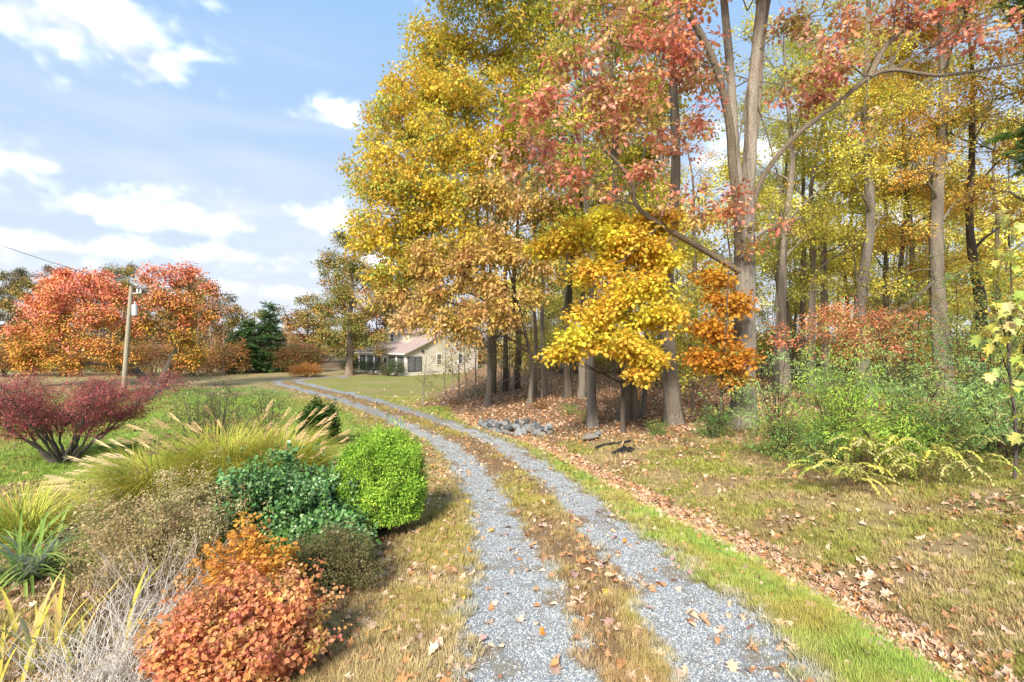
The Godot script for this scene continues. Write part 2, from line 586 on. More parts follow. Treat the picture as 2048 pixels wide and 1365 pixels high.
# ------------------------------------------------------------------ sky
func make_sky() -> PanoramaSkyMaterial:
	var w := 1792
	var h := 896
	var f := FastNoiseLite.new()
	f.seed = 3
	f.noise_type = FastNoiseLite.TYPE_SIMPLEX_SMOOTH
	f.fractal_type = FastNoiseLite.FRACTAL_FBM
	f.fractal_octaves = 5
	f.frequency = 1.0
	# clouds: azimuth (0 ahead, + to the right), height, half width, half height, in degrees
	var cl := [[-43.0, 25.6, 11.0, 5.4], [-19.4, 23.2, 4.6, 1.7], [-35.5, 11.9, 11.0, 2.2], [-20.2, 12.4, 4.4, 2.2], [-46.0, 8.0, 6.0, 1.0], [-33.0, 8.2, 9.0, 1.2], [-24.5, 7.4, 6.0, 1.4], [-30, 5.0, 8.0, 0.9], [-14, 8.5, 6.0, 1.5], [26.0, 19.0, 6.0, 2.4], [33, 11, 7, 3], [2, 13, 6, 3], [14, 26, 7, 3]]
	var r := RandomNumberGenerator.new()
	r.seed = 77
	for i in 90:
		var el := 5.0 + 55.0 * pow(r.randf(), 1.6)
		cl.append([r.randf_range(55, 305), el, r.randf_range(5, 14), r.randf_range(1.4, 2.6) + el * 0.09])
	for i in 26:
		cl.append([r.randf_range(-180, 180), r.randf_range(40, 82), r.randf_range(12, 30), r.randf_range(4, 8)])
	var data := PackedFloat32Array()
	data.resize(w * h * 3)
	var buckets := []
	for i in 72:
		var list := []
		for c in cl:
			var da: float = fposmod(i * 5.0 + 2.5 - c[0] + 180.0, 360.0) - 180.0
			if absf(da) < c[2] * 1.9 + 3.0:
				list.append(c)
		buckets.append(list)
	for j in h:
		var el := 90.0 - 180.0 * (j + 0.5) / h
		var up := sin(deg_to_rad(maxf(el, 0.0)))
		var k := pow(1.0 - up, 2.3)
		var br := lerpf(0.28, 0.93, k)
		var bg := lerpf(0.56, 0.97, k)
		var bb := lerpf(0.97, 1.03, k)
		for i in w:
			var at := (j * w + i) * 3
			if el < -0.3:
				data[at] = 0.30; data[at + 1] = 0.30; data[at + 2] = 0.26
				continue
			var az := 360.0 * (i + 0.5) / w
			var cr := cos(deg_to_rad(el))
			var dx := sin(deg_to_rad(az)) * cr
			var dz := cos(deg_to_rad(az)) * cr
			# thin veils, drawn out along the horizon
			var veil := clampf(f.get_noise_3d(dx * 2.4, up * 13.0, dz * 2.4) * 0.9 + 0.12, 0.0, 1.0) * clampf((34.0 - el) / 26.0, 0.0, 1.0) * 0.75
			var best := -1.0
			for c in buckets[int(az / 5.0) % 72]:
				var da: float = fposmod(az - c[0] + 180.0, 360.0) - 180.0
				var de: float = el - c[1]
				if absf(de) > c[3] * 2.0:
					continue
				if de < 0:
					de *= 1.5   # flat undersides
				var e := 1.0 - sqrt(da * da / (c[2] * c[2]) + de * de / (c[3] * c[3]))
				best = maxf(best, e)
			var cloud := 0.0
			var shade := 0.0
			if best > -0.8:
				var n1 := f.get_noise_3d(dx * 9.0, up * 15.0, dz * 9.0)
				var n2 := f.get_noise_3d(dx * 30.0 + n1 * 2.0, up * 44.0, dz * 30.0)
				cloud = clampf((best + n1 * 1.0 + n2 * 0.40 + 0.26) / 1.2, 0.0, 1.0)
				shade = smoothstep(0.1, 0.7, best * 0.7 + f.get_noise_3d(dx * 7.0 + 9.0, up * 13.0, dz * 7.0) * 1.1)
			cloud = pow(cloud, 2.3)
			var qr := lerpf(br, 1.02, veil)
			var qg := lerpf(bg, 1.03, veil)
			var qb := lerpf(bb, 1.06, veil)
			data[at] = lerpf(qr, 2.6 - shade * 1.6, cloud) / EXPOSURE
			data[at + 1] = lerpf(qg, 2.6 - shade * 1.55, cloud) / EXPOSURE
			data[at + 2] = lerpf(qb, 2.62 - shade * 1.42, cloud) / EXPOSURE
	var m := PanoramaSkyMaterial.new()
	m.panorama = ImageTexture.create_from_image(Image.create_from_data(w, h, false, Image.FORMAT_RGBF, data.to_byte_array()))
	return m

func _ready() -> void:
	rng.seed = 20
	# ---- camera, sky, sun, exposure
	var cam := Camera3D.new()
	cam.name = "camera"
	add_child(cam)
	cam.position = Vector3(0, CAM_H, 0)
	cam.fov = 68.62
	cam.near = 0.1
	cam.far = 2000.0
	cam.current = true
	var sun := DirectionalLight3D.new()
	sun.name = "sun"
	add_child(sun)
	sun.look_at_from_position(Vector3.ZERO, Vector3(0.22, -0.60, -0.76), Vector3.UP)
	sun.light_energy = 0.9
	sun.light_color = Color(1.0, 0.95, 0.88)
	sun.light_angular_distance = 14.0
	sun.shadow_enabled = true
	var env := Environment.new()
	env.background_mode = Environment.BG_SKY
	env.sky = Sky.new()
	env.sky.sky_material = make_sky()
	env.tonemap_mode = Environment.TONE_MAPPER_LINEAR
	env.tonemap_exposure = EXPOSURE
	env.sdfgi_enabled = true
	env.ssao_enabled = true
	env.ssil_enabled = true
	var we := WorldEnvironment.new()
	we.name = "world"
	we.environment = env
	add_child(we)
	nz.seed = 4
	nz.frequency = 0.06
	nz.fractal_octaves = 3
	nf.seed = 9
	nf.frequency = 0.05
	nf.fractal_octaves = 3
	materials()
	print("sky and materials ", Time.get_ticks_msec())
	make_ground()
	print("ground ", Time.get_ticks_msec())
	make_sprays()
	make_house()
	make_hero_trees()
	print("hero trees ", Time.get_ticks_msec())
	make_woods()
	print("woods ", Time.get_ticks_msec())
	make_far()
	print("far ", Time.get_ticks_msec())
	make_garden()
	print("garden ", Time.get_ticks_msec())
	make_bank()
	make_litter()
	print("litter ", Time.get_ticks_msec())

# ------------------------------------------------------------------ ground
# what covers the ground: [base colour, grass 0-1, fallen leaves 0-1, gravel 0-1]
func cover(x: float, z: float) -> Array:
	var d := -z
	var big := nz.get_noise_2d(x * 3.0, z * 3.0)
	var med := nf.get_noise_2d(x * 14.0, z * 14.0)
	var fin := nf.get_noise_2d(x * 60.0 + 50.0, z * 60.0)
	var a := across_drive(x, d) if d < 66.0 else -99.0
	var s := x - ditch(d)
	var moss := Color(0.30, 0.27, 0.055)
	var green := Color(0.20, 0.33, 0.05)
	var straw := Color(0.42, 0.33, 0.165)
	var brown := Color(0.30, 0.19, 0.10)
	var litter := Color(0.36, 0.225, 0.13)
	var col := green
	var grass := 0.8
	var leaves := 0.05
	var gravel := 0.0
	var near := clampf((9.0 - d) / 4.0, 0.0, 1.0)
	if absf(a) > 1.3 and s < 0.0 and a > 0.0 and d < 30.0:
		# grass verge between the drive and the ditch
		col = green.lerp(moss, clampf(0.45 + med * 1.2, 0.0, 1.0)).lerp(straw, clampf((0.55 - (a - 1.35)) * 0.8 + fin * 0.7 + big * 0.4, 0.0, 0.8))
		grass = clampf(0.7 + med * 0.5 + (a - 1.4) * 0.3, 0.2, 1.0)
		leaves = 0.10 + 0.1 * exp(s)
	elif s >= 0.0 and a > 1.3 and d < 31.0 + med * 2.0:
		var wood := smoothstep(0.0, 1.0, (d - 13.5 + s * 0.9 - 3.0 + med * 4.0) / 4.0)
		var bank := straw.lerp(moss.lerp(green, 0.35), clampf(0.45 + big * 1.4 + med * 1.6, 0.0, 1.0)).lerp(brown, clampf(fin * 0.8 + 0.1, 0.0, 0.5))
		col = bank.lerp(litter.lerp(brown, clampf(0.3 + med, 0.0, 0.8)), wood)
		grass = lerpf(clampf(0.5 + med * 0.9, 0.05, 0.9), clampf(med * 0.8 - 0.15, 0.0, 0.3), wood)
		var drift := clampf(nf.get_noise_2d(x * 7.0 + 30.0, z * 7.0) * 2.2, 0.0, 1.0)
		col = col.lerp(brown, drift * 0.6)
		grass *= 1.0 - drift * 0.75
		leaves = lerpf(0.10 + 0.25 * exp(-s * 2.5) + drift * 0.35, 0.95, wood)
	elif a > 1.3 and x < -5.6 + med * 2.0 and d < 66.0:
		# lawn before the house
		col = Color(0.29, 0.31, 0.075).lerp(Color(0.37, 0.32, 0.13), clampf(0.35 + big * 1.4 + med * 0.5, 0.0, 1.0))
		grass = 0.7
		leaves = 0.04
	elif a > 1.3:
		col = litter.lerp(brown, clampf(0.3 + med, 0.0, 0.8))
		grass = 0.03
		leaves = 0.95
	elif a < -1.3:
		var band := smoothstep(0.0, 1.0, (-1.7 - a + med * 0.5) / 1.2)
		var verge := straw.lerp(moss, clampf(0.5 + big + med * 1.2, 0.0, 1.0)).lerp(brown, clampf(0.15 + fin * 0.9, 0.0, 0.6))
		var lawn := green.lerp(Color(0.27, 0.27, 0.07), clampf(0.3 + big * 1.2 + med * 0.7, 0.0, 1.0))
		if d > 34.0:
			lawn = lawn.lerp(Color(0.46, 0.34, 0.18), smoothstep(0.0, 1.0, (d - 36.0 + big * 14.0) / 9.0) * (0.55 + 0.45 * clampf(med + 0.6, 0.0, 1.0)))
			if d > 48.0:
				lawn = lawn.lerp(Color(0.38, 0.36, 0.14), clampf((d - 48.0) / 10.0, 0.0, 1.0) * clampf((-x - 34.0) / 10.0, 0.0, 0.8))
			if d > 66.0:
				lawn = lawn.lerp(Color(0.24, 0.17, 0.10), clampf((d - 66.0) / 6.0, 0.0, 1.0))
		if d < 13.5:
			lawn = lawn.lerp(brown.lerp(straw, clampf(0.3 + med, 0.0, 1.0)), smoothstep(0.0, 1.0, (13.2 - d + med * 1.5) / 1.8))
		col = verge.lerp(lawn, band * clampf((d - 8.0) / 5.0, 0.35, 1.0))
		grass = lerpf(clampf(0.5 + med * 0.8, 0.1, 1.0), 0.85 if d > 12.5 else 0.3, band)
		leaves = lerpf(0.09, 0.06 if d > 12.5 else 0.3, band) + 0.5 * exp(-pow((a + 1.75) / 0.22, 2.0)) * clampf(0.5 + med, 0.0, 1.0)
	# the two gravel tracks and the grown strip between them
	var w := 0.39 + 0.17 * near + med * 0.26 + fin * 0.22
	var e := absf(absf(a) - 0.93)
	var k := smoothstep(w + 0.16, w - 0.16, e)
	if absf(a) <= 1.3:
		col = brown.lerp(moss, clampf(0.35 + big * 1.3 + med * 1.0, 0.0, 0.9)).lerp(straw, clampf(fin * 0.8, 0.0, 0.5))
		grass = clampf(0.35 + med * 0.8 + big * 0.5, 0.05, 0.8)
		leaves = 0.12
	if k > 0.0:
		gravel = k * clampf(0.85 - maxf(0.0, -med) * 1.5 + fin * 0.8, 0.12, 1.0)
		var dust := Color(0.38, 0.335, 0.255)
		var grey := Color(0.35, 0.39, 0.43).lerp(dust, clampf(0.2 - fin * 0.8 - med * 0.6 + smoothstep(w - 0.25, w, e) * 0.3, 0.0, 0.85))
		col = col.lerp(grey, k)
		grass *= 1.0 - k
		leaves = lerpf(leaves, 0.03, k)
	return [col, grass, leaves, gravel]

func ground_detail(x: float, z: float) -> float:
	var d := -z
	if d > 60.0:
		return 0.0
	var a := across_drive(x, d)
	var e := absf(absf(a) - 0.93)
	var y := nf.get_noise_2d(x * 20.0, z * 20.0) * 0.035
	if absf(a) < 1.6:
		y = lerpf(y, -0.035, smoothstep(0.6, 0.3, e)) + 0.03 * exp(-a * a / 0.12)
	return y

func GP(x: float, z: float) -> Vector3:
	return Vector3(x, ground(x, z) + ground_detail(x, z), z)

func make_ground() -> void:
	var mb := MB.new()
	var rows: Array[float] = []
	for k in 14:
		rows.append(-12.0 + k * 1.0)
	for k in 331:
		rows.append(2.0 * pow(250.0, k / 330.0))
	var cols := 330
	for d in rows:
		var w := maxf(15.0, 1.25 * d + 9.0)
		for i in cols + 1:
			var u := 2.0 * i / cols - 1.0
			var x := w * (0.55 * u + 0.45 * u * u * u)
			var q: Array = cover(x, -d)
			mb.v.append(Vector3(x, ground(x, -d) + ground_detail(x, -d), -d))
			mb.c.append(q[0])
			mb.uv.append(Vector2(x, d))
	for r in rows.size() - 1:
		for i in cols:
			var a := r * (cols + 1) + i
			var b := a + cols + 1
			mb.ix.append(a); mb.ix.append(b); mb.ix.append(a + 1)
			mb.ix.append(a + 1); mb.ix.append(b); mb.ix.append(b + 1)
	var st := SurfaceTool.new()
	var arr := []
	arr.resize(Mesh.ARRAY_MAX)
	arr[Mesh.ARRAY_VERTEX] = mb.v
	arr[Mesh.ARRAY_COLOR] = mb.c
	arr[Mesh.ARRAY_TEX_UV] = mb.uv
	arr[Mesh.ARRAY_INDEX] = mb.ix
	var am := ArrayMesh.new()
	am.add_surface_from_arrays(Mesh.PRIMITIVE_TRIANGLES, arr)
	st.create_from(am, 0)
	st.generate_normals()
	var done := st.commit()
	# one sheet, parted into drive, lawn, woodland floor and the rest where its cover changes
	var full := done.surface_get_arrays(0)
	var fv: PackedVector3Array = full[Mesh.ARRAY_VERTEX]
	var fn: PackedVector3Array = full[Mesh.ARRAY_NORMAL]
	var fc: PackedColorArray = full[Mesh.ARRAY_COLOR]
	var fi: PackedInt32Array = full[Mesh.ARRAY_INDEX]
	var kind := PackedInt32Array()
	kind.resize(fv.size())
	for i in fv.size():
		kind[i] = surface_of(fv[i].x, fv[i].z)
	for k in 4:
		var nv := PackedVector3Array()
		var nn := PackedVector3Array()
		var nc := PackedColorArray()
		var ni := PackedInt32Array()
		var map := PackedInt32Array()
		map.resize(fv.size())
		map.fill(-1)
		for t in range(0, fi.size(), 3):
			if kind[fi[t]] != k:
				continue
			for e in 3:
				var q := fi[t + e]
				if map[q] < 0:
					map[q] = nv.size()
					nv.append(fv[q])
					nn.append(fn[q])
					nc.append(fc[q])
				ni.append(map[q])
		var na := []
		na.resize(Mesh.ARRAY_MAX)
		na[Mesh.ARRAY_VERTEX] = nv
		na[Mesh.ARRAY_NORMAL] = nn
		na[Mesh.ARRAY_COLOR] = nc
		na[Mesh.ARRAY_INDEX] = ni
		var nm := ArrayMesh.new()
		nm.add_surface_from_arrays(Mesh.PRIMITIVE_TRIANGLES, na)
		nm.surface_set_material(0, M.earth)
		structure(["ground", "driveway", "lawn", "woodland_floor"][k], nm)

func surface_of(x: float, z: float) -> int:
	var d := -z
	if d > 70.0:
		return 0
	var a := across_drive(x, d)
	if absf(a) < 1.36:
		return 1
	if a < 0.0:
		return 2 if d > 13.0 and d < 66.0 else 0
	var s := x - ditch(d)
	if x < -5.6 and d > 29.0:
		return 2
	return 3 if s > 0.0 and d + s * 0.9 > 18.0 else 0

# ------------------------------------------------------------------ leaf sprays
func make_sprays() -> void:
	S.oak = spray("oak", 15, 0.42, 0.17, 0.55)
	S.oak_small = spray("oak", 18, 0.5, 0.14, 0.6)
	S.maple = spray("maple", 18, 0.42, 0.12, 0.45)
	S.big_maple = spray("maple", 5, 0.26, 0.20, 0.5)
	S.oval = spray("oval", 22, 0.52, 0.13, 0.55)
	S.far = spray("oval", 24, 0.85, 0.26, 0.6, M.far_leaf)
	S.tiny = spray("oval", 16, 0.11, 0.042, 0.8)
	S.small_round = spray("round", 14, 0.13, 0.055, 0.8)
	S.holly = spray("round", 14, 0.13, 0.062, 0.8, M.gloss_leaf)
	S.lance = spray("lance", 16, 0.20, 0.085, 0.5)
	S.japan = spray("lance", 22, 0.22, 0.075, 0.5)
	S.cedar = needle_spray(60, 0.8, 0.8, 0.35, M.needle, 0.5)
	S.arb = spray("lance", 34, 0.075, 0.046, 1.1, M.needle)
	S.pine = needle_spray(90, 0.7, 0.9, 0.6, M.needle, 0.42)

# ------------------------------------------------------------------ house
func make_house() -> void:
	var o := thing("house", P(-11.87, -56.0), "tan lap-sided house with dark red metal roof and glazed porch", "house")
	var U := Vector3(-0.72, 0, -0.69).normalized()      # along the porch front
	var V := Vector3(-U.z, 0, U.x)                      # along the gable wall, away from the drive
	if V.x < 0:
		V = -V
	var Y := Vector3.UP
	var LEN := 10.5
	var DEP := 10.8
	var p := func(u: float, y: float, v: float) -> Vector3: return U * u + Y * y + V * v
	var roof_y := func(v: float) -> float:
		return 2.5 + 0.4 * v if v < 2.4 else (3.46 + (v - 2.4) * 0.46 if v < 6.8 else 5.48 - (v - 6.8) * 0.62)
	# lapped boards, one row above the other: gable wall (v runs along it) and porch front
	var row := 0.19
	var mb := MB.new()
	var y := 0.0
	while y < 5.3:
		# between which v does the gable reach this height
		var v0 := 0.0
		var v1 := DEP
		while v0 < 6.7 and roof_y.call(v0) < y + row * 0.6:
			v0 += 0.05
		while v1 > 6.9 and roof_y.call(v1) < y + row * 0.6:
			v1 -= 0.05
		if v1 - v0 > 0.15:
			mb.box(p.call(-0.005, y + row / 2, (v0 + v1) / 2), U * 0.02 + Y * 0.0, Y * row / 2 + U * 0.012, V * (v1 - v0) / 2)
		y += row
	mb.box(p.call(0.2, 1.2, DEP / 2), U * 0.15, Y * 1.2, V * (DEP / 2))
	part(o, "gable_wall", mb.mesh(M.siding))
	# porch front: low sill wall, posts and head beam leave real openings
	mb = MB.new()
	mb.box(p.call(LEN / 2, 0.18, 0.06), U * (LEN / 2), Y * 0.18, V * 0.06)
	mb.box(p.call(LEN / 2, 2.33, 0.06), U * (LEN / 2), Y * 0.17, V * 0.07)
	part(o, "porch_beam", mb.mesh(M.white_trim))
	for u in [0.18, 1.95, 3.75, 4.95, 6.75, 8.55, 10.32]:
		mb = MB.new()
		mb.box(p.call(u, 1.26, 0.06), U * 0.16, Y * 0.90, V * 0.085)
		part(o, "post", mb.mesh(M.white_trim))
	for q in [[0.34, 1.79], [2.11, 3.59], [5.11, 6.59], [6.91, 8.39], [8.71, 10.16]]:
		var f := MB.new()
		var c: float = (q[0] + q[1]) / 2
		var hw: float = (q[1] - q[0]) / 2
		for e in [[c, 0.40, hw, 0.04], [c, 2.12, hw, 0.04]]:
			f.box(p.call(e[0], e[1], 0.08), U * e[2], Y * e[3], V * 0.03)
		for e in [q[0] + 0.04, c, q[1] - 0.04]:
			f.box(p.call(e, 1.26, 0.08), U * 0.04, Y * 0.82, V * 0.03)
		var wdw := part(o, "window", f.mesh(M.dark_frame))
		for k in [-1, 1]:
			var g := MB.new()
			g.box(p.call(c + k * hw / 2, 1.26, 0.08), U * (hw / 2 - 0.06), Y * 0.8, V * 0.006)
			part(wdw, "pane", g.mesh(M.glass))
	# door with two lights
	mb = MB.new()
	mb.box(p.call(4.35, 1.26, 0.07), U * 0.44, Y * 0.90, V * 0.025)
	var door := part(o, "door", mb.mesh(M.white_trim))
	for yy in [0.85, 1.62]:
		mb = MB.new()
		mb.box(p.call(4.35, yy, 0.035), U * 0.24, Y * 0.3, V * 0.012)
		part(door, "pane", mb.mesh(M.dark_frame))
	# house wall inside the porch, rear and far end
	mb = MB.new()
	mb.box(p.call(LEN / 2, 1.7, 2.4), U * (LEN / 2 - 0.1), Y * 1.7, V * 0.08)
	mb.box(p.call(LEN / 2, 0.05, 1.2), U * (LEN / 2 - 0.1), Y * 0.06, V * 1.1)
	mb.box(p.call(LEN / 2, 1.5, DEP), U * (LEN / 2 - 0.1), Y * 1.5, V * 0.1)
	mb.box(p.call(LEN - 0.1, 1.3, DEP / 2), U * 0.1, Y * 1.3, V * (DEP / 2 - 0.1))
	part(o, "back_wall", mb.mesh(M.interior))
	# gable openings
	for q in [[1.15, 1.30, 0.95, 0.85, true], [4.6, 1.75, 0.32, 0.58, false], [7.9, 1.75, 0.32, 0.58, false]]:
		var f := MB.new()
		var at: Vector3 = p.call(-0.05, q[1], q[0])
		f.box(at, U * 0.02, Y * q[3], V * q[2])
		var g := part(o, "window", f.mesh(M.dark_frame))
		var pane := MB.new()
		for k in ([-1, 1] if q[4] else [0]):
			var half: float = q[2] / 2 - 0.07 if q[4] else q[2] - 0.07
			for t in ([0] if q[4] else [-1, 1]):
				pane = MB.new()
				pane.box(at + V * (k * q[2] / 2) + Y * (t * q[3] / 2) - U * 0.022, U * 0.004, Y * (q[3] - 0.09 if q[4] else q[3] / 2 - 0.06), V * half)
				part(g, "pane", pane.mesh(M.glass))
		if not q[4]:
			var fr := MB.new()
			for k in [-1, 1]:
				fr.box(at + V * (k * (q[2] + 0.04)) - U * 0.012, U * 0.03, Y * (q[3] + 0.08), V * 0.05)
				fr.box(at + Y * (k * (q[3] + 0.04)) - U * 0.01, U * 0.03, Y * 0.05, V * q[2])
			fr.box(at - U * 0.014, U * 0.024, Y * 0.03, V * q[2])
			part(g, "frame", fr.mesh(M.white_trim))
	mb = MB.new()
	mb.box(p.call(-0.08, 2.75, 2.2), U * 0.08, Y * 0.16, V * 0.12)
	part(o, "wall_lamp", mb.mesh(M.dark_frame))
	# roof: two slopes in front, one behind, with raised seams
	var roof := MB.new()
	for q in [[-0.45, 2.4], [2.4, 6.8], [6.8, DEP + 0.4]]:
		var a: Vector3 = p.call(-0.35, roof_y.call(q[0] + 0.001) + 0.10, q[0])
		var b: Vector3 = p.call(-0.35, roof_y.call(q[1] - 0.001) + 0.10, q[1])
		var along := b - a
		var up := U.cross(along).normalized()
		if up.y < 0:
			up = -up
		roof.box((a + b) / 2 + U * (LEN + 0.7) / 2, U * (LEN + 0.7) / 2, up * 0.05, along / 2)
	var rp := part(o, "roof", roof.mesh(M.roof_metal))
	for q in [[-0.45, 2.4], [2.4, 6.8]]:
		var a: Vector3 = p.call(-0.35, roof_y.call(q[0] + 0.001) + 0.10, q[0])
		var b: Vector3 = p.call(-0.35, roof_y.call(q[1] - 0.001) + 0.10, q[1])
		var along := b - a
		var up := U.cross(along).normalized()
		if up.y < 0:
			up = -up
		for k in 24:
			var seam := MB.new()
			seam.box((a + b) / 2 + U * (0.25 + k * 0.465) + up * 0.065, U * 0.02, up * 0.02, along * 0.498)
			part(rp, "seam", seam.mesh(M.roof_metal))
	mb = MB.new()
	mb.box(p.call(LEN / 2, 2.47, -0.49), U * (LEN / 2 + 0.4), Y * 0.07, V * 0.03)
	part(rp, "fascia", mb.mesh(M.white_trim))
	# shed dormer
	mb = MB.new()
	mb.box(p.call(5.6, 4.15, 3.9), U * 2.2, Y * 0.75, V * 1.2)
	var dm := part(o, "dormer", mb.mesh(M.siding))
	mb = MB.new()
	mb.box(p.call(5.6, 5.0, 4.0), U * 2.5, Y * 0.06 + V * 0.0, V * 1.6 + Y * 0.12)
	part(dm, "dormer_roof", mb.mesh(M.roof_metal))
	for u in [6.9]:
		mb = MB.new()
		mb.box(p.call(u, 4.3, 2.67), U * 0.42, Y * 0.48, V * 0.05)
		part(dm, "window_frame", mb.mesh(M.white_trim))
		for k in [-1, 1]:
			mb = MB.new()
			mb.box(p.call(u, 4.3 + k * 0.21, 2.61), U * 0.34, Y * 0.17, V * 0.012)
			part(dm, "pane", mb.mesh(M.dark_frame))
	# steps with a handrail
	mb = MB.new()
	for k in 2:
		mb.box(p.call(4.35, 0.08 + 0.09 * k, -0.5 + 0.28 * k), U * 0.6, Y * (0.08 + 0.09 * k), V * 0.2)
	part(o, "steps", mb.mesh(M.siding))
	mb = MB.new()
	mb.box(p.call(3.6, 0.45, -1.1), U * 0.04, Y * 0.5, V * 0.04)
	mb.tube(PackedVector3Array([p.call(3.6, 0.9, -1.15), p.call(3.6, 1.35, 0.0)]), PackedFloat32Array([0.035, 0.035]), 6)
	part(o, "handrail", mb.mesh(M.white_trim))

# ------------------------------------------------------------------ trees by the drive
func make_hero_trees() -> void:
	# --- the red oak: forked trunk with ridged bark and long bare limbs
	var o := thing("red_oak", P(7.41, -16.0), "tall red-leaved oak with thick forked grey trunk beside the green thicket", "tree")
	var w := func(x: float, y: float, z: float) -> Vector3: return Vector3(x - 7.41, y - o.position.y, z + 16.0)   # from world
	var mb := MB.new()
	var bark := func(path: PackedVector3Array, r0: float, r1: float, sides: int, flare: float, lumps: float) -> MB:
		var b := MB.new()
		var rads := taper(r0, r1, path.size(), 0.0)
		for i in path.size():
			rads[i] += flare * exp(-maxf(0.0, path[i].y + 0.2) * 1.7)
		b.tube(path, rads, sides)
		var rn := sides + 1
		for i in path.size():
			for s in rn:
				var ang := TAU * (s % sides) / sides
				var k := i * rn + s
				var yy := path[i].y
				var ridge := absf(nf.get_noise_3d(cos(ang) * 46.0 * r0 / 0.35, yy * 9.0, sin(ang) * 46.0 * r0 / 0.35))
				var root := maxf(0.0, cos(ang * 5.0 + 1.0)) * flare * 0.5 * exp(-maxf(0.0, yy + 0.2) * 2.2)
				b.v[k] += b.n[k] * (lumps * (ridge - 0.3) + root)
				var pale := 0.72 + 0.55 * clampf(ridge * 2.4, 0.0, 1.0)
				b.c[k] = Color(pale, pale * 0.985, pale * 0.96)
		return b
	var trunk := smooth_path([w.call(7.41, 0.55, -16.0), w.call(7.42, 1.6, -16.0), w.call(7.46, 3.6, -16.0), w.call(7.45, 6.0, -16.0), w.call(7.43, 7.6, -16.0), w.call(7.45, 8.6, -16.05)], 14)
	mb = bark.call(trunk, 0.315, 0.30, 96, 0.30, 0.10)
	part(o, "trunk", mb.mesh(M.bark_pale))
	var lead := [
		# leaders and limbs: radius at both ends and path
		[0.23, 0.13, 20, [w.call(7.52, 8.0, -16), w.call(7.62, 9.6, -16), w.call(7.75, 11.6, -16.1), w.call(8.1, 14.3, -16.3), w.call(8.5, 17.5, -16.6)]],
		[0.17, 0.10, 18, [w.call(7.36, 8.0, -16.05), w.call(7.2, 9.7, -16.15), w.call(7.2, 12.0, -16.4), w.call(7.1, 14.8, -16.7), w.call(6.9, 18.0, -17.0)]],
		[0.15, 0.07, 16, [w.call(7.3, 7.2, -15.9), w.call(6.95, 8.9, -15.7), w.call(6.7, 10.3, -15.4), w.call(6.1, 11.9, -15.0), w.call(5.1, 13.3, -14.6), w.call(4.2, 14.4, -14.2), w.call(3.6, 16.4, -14.0)]],
		[0.10, 0.06, 12, [w.call(7.75, 9.6, -16.1), w.call(8.05, 11.4, -16.3), w.call(8.25, 13.2, -16.5), w.call(8.7, 15.4, -16.8), w.call(9.5, 18.0, -17.2)]],
		[0.09, 0.03, 14, [w.call(7.65, 7.9, -15.9), w.call(7.95, 8.9, -15.6), w.call(8.7, 9.9, -15.2), w.call(9.6, 10.6, -14.8), w.call(10.3, 11.2, -14.4), w.call(10.9, 11.3, -14.2), w.call(12.0, 11.0, -13.9), w.call(13.6, 11.1, -13.5), w.call(15.0, 11.3, -13.2)]],
		[0.09, 0.03, 10, [w.call(10.3, 11.2, -14.4), w.call(10.75, 12.1, -14.3), w.call(11.6, 12.7, -14.1), w.call(12.4, 12.8, -13.9), w.call(13.4, 13.4, -13.5)]],
		[0.12, 0.05, 12, [w.call(7.3, 5.8, -15.9), w.call(6.4, 6.25, -15.7), w.call(5.4, 6.7, -15.4), w.call(4.5, 7.1, -15.1), w.call(3.7, 7.6, -14.8), w.call(3.45, 8.4, -14.7), w.call(2.6, 9.2, -14.4)]],
		[0.05, 0.02, 8, [w.call(4.5, 7.1, -15.1), w.call(3.9, 6.6, -14.9), w.call(3.3, 6.0, -14.7), w.call(3.0, 5.9, -14.6)]],
		[0.06, 0.02, 8, [w.call(7.6, 6.6, -15.9), w.call(7.9, 7.0, -15.7), w.call(8.4, 7.2, -15.5), w.call(8.9, 7.4, -15.3)]],
	]
	for q in lead:
		var b: MB = bark.call(smooth_path(q[3], 7), q[0], q[1], q[2], 0.0, q[0] * 0.17)
		part(o, "limb", b.mesh(M.bark_grey if q[0] > 0.16 else M.bark_brown))
	var reds := [L(214, 118, 100, 0.74), L(222, 146, 130, 0.76), L(224, 142, 96, 0.72), L(204, 112, 106, 0.72), L(232, 176, 158, 0.76), L(220, 178, 96, 0.68), L(190, 166, 90, 0.62)]
	var spec := {"leaves": S.oak, "pal": reds, "dens": 7.0, "scale": 0.95, "bark": M.bark_brown, "limb": 0.24, "rise": 0.25, "low": 0.5, "gap": -0.24, "spread": 0.35}
	var stem := smooth_path([w.call(7.45, 6.0, -16.0), w.call(7.6, 10, -16.0), w.call(7.7, 13.5, -16.3), w.call(7.7, 18, -16.6)], 5)
	var ball := func(x: float, y: float, z: float, r: float, m := 1.0) -> Array: return [w.call(x, y, z), Vector3(r, r * 0.7, r), m]
	var stems := [[stem, [
		ball.call(8.2, 15.5, -15.0, 2.0), ball.call(6.0, 15.8, -15.0, 2.0), ball.call(9.3, 13.6, -15.0, 1.6), ball.call(6.0, 13.0, -16.8, 1.5), ball.call(8.8, 17.5, -16.0, 2.2), ball.call(6.6, 18, -16, 2.2), ball.call(9.4, 11.6, -16.0, 1.3), ball.call(5.6, 10.6, -17.0, 1.3), ball.call(6.7, 7.6, -15.0, 0.9), ball.call(7.0, 6.7, -15.2, 0.8), ball.call(8.7, 7.0, -15.6, 0.7, 0.6)]]]
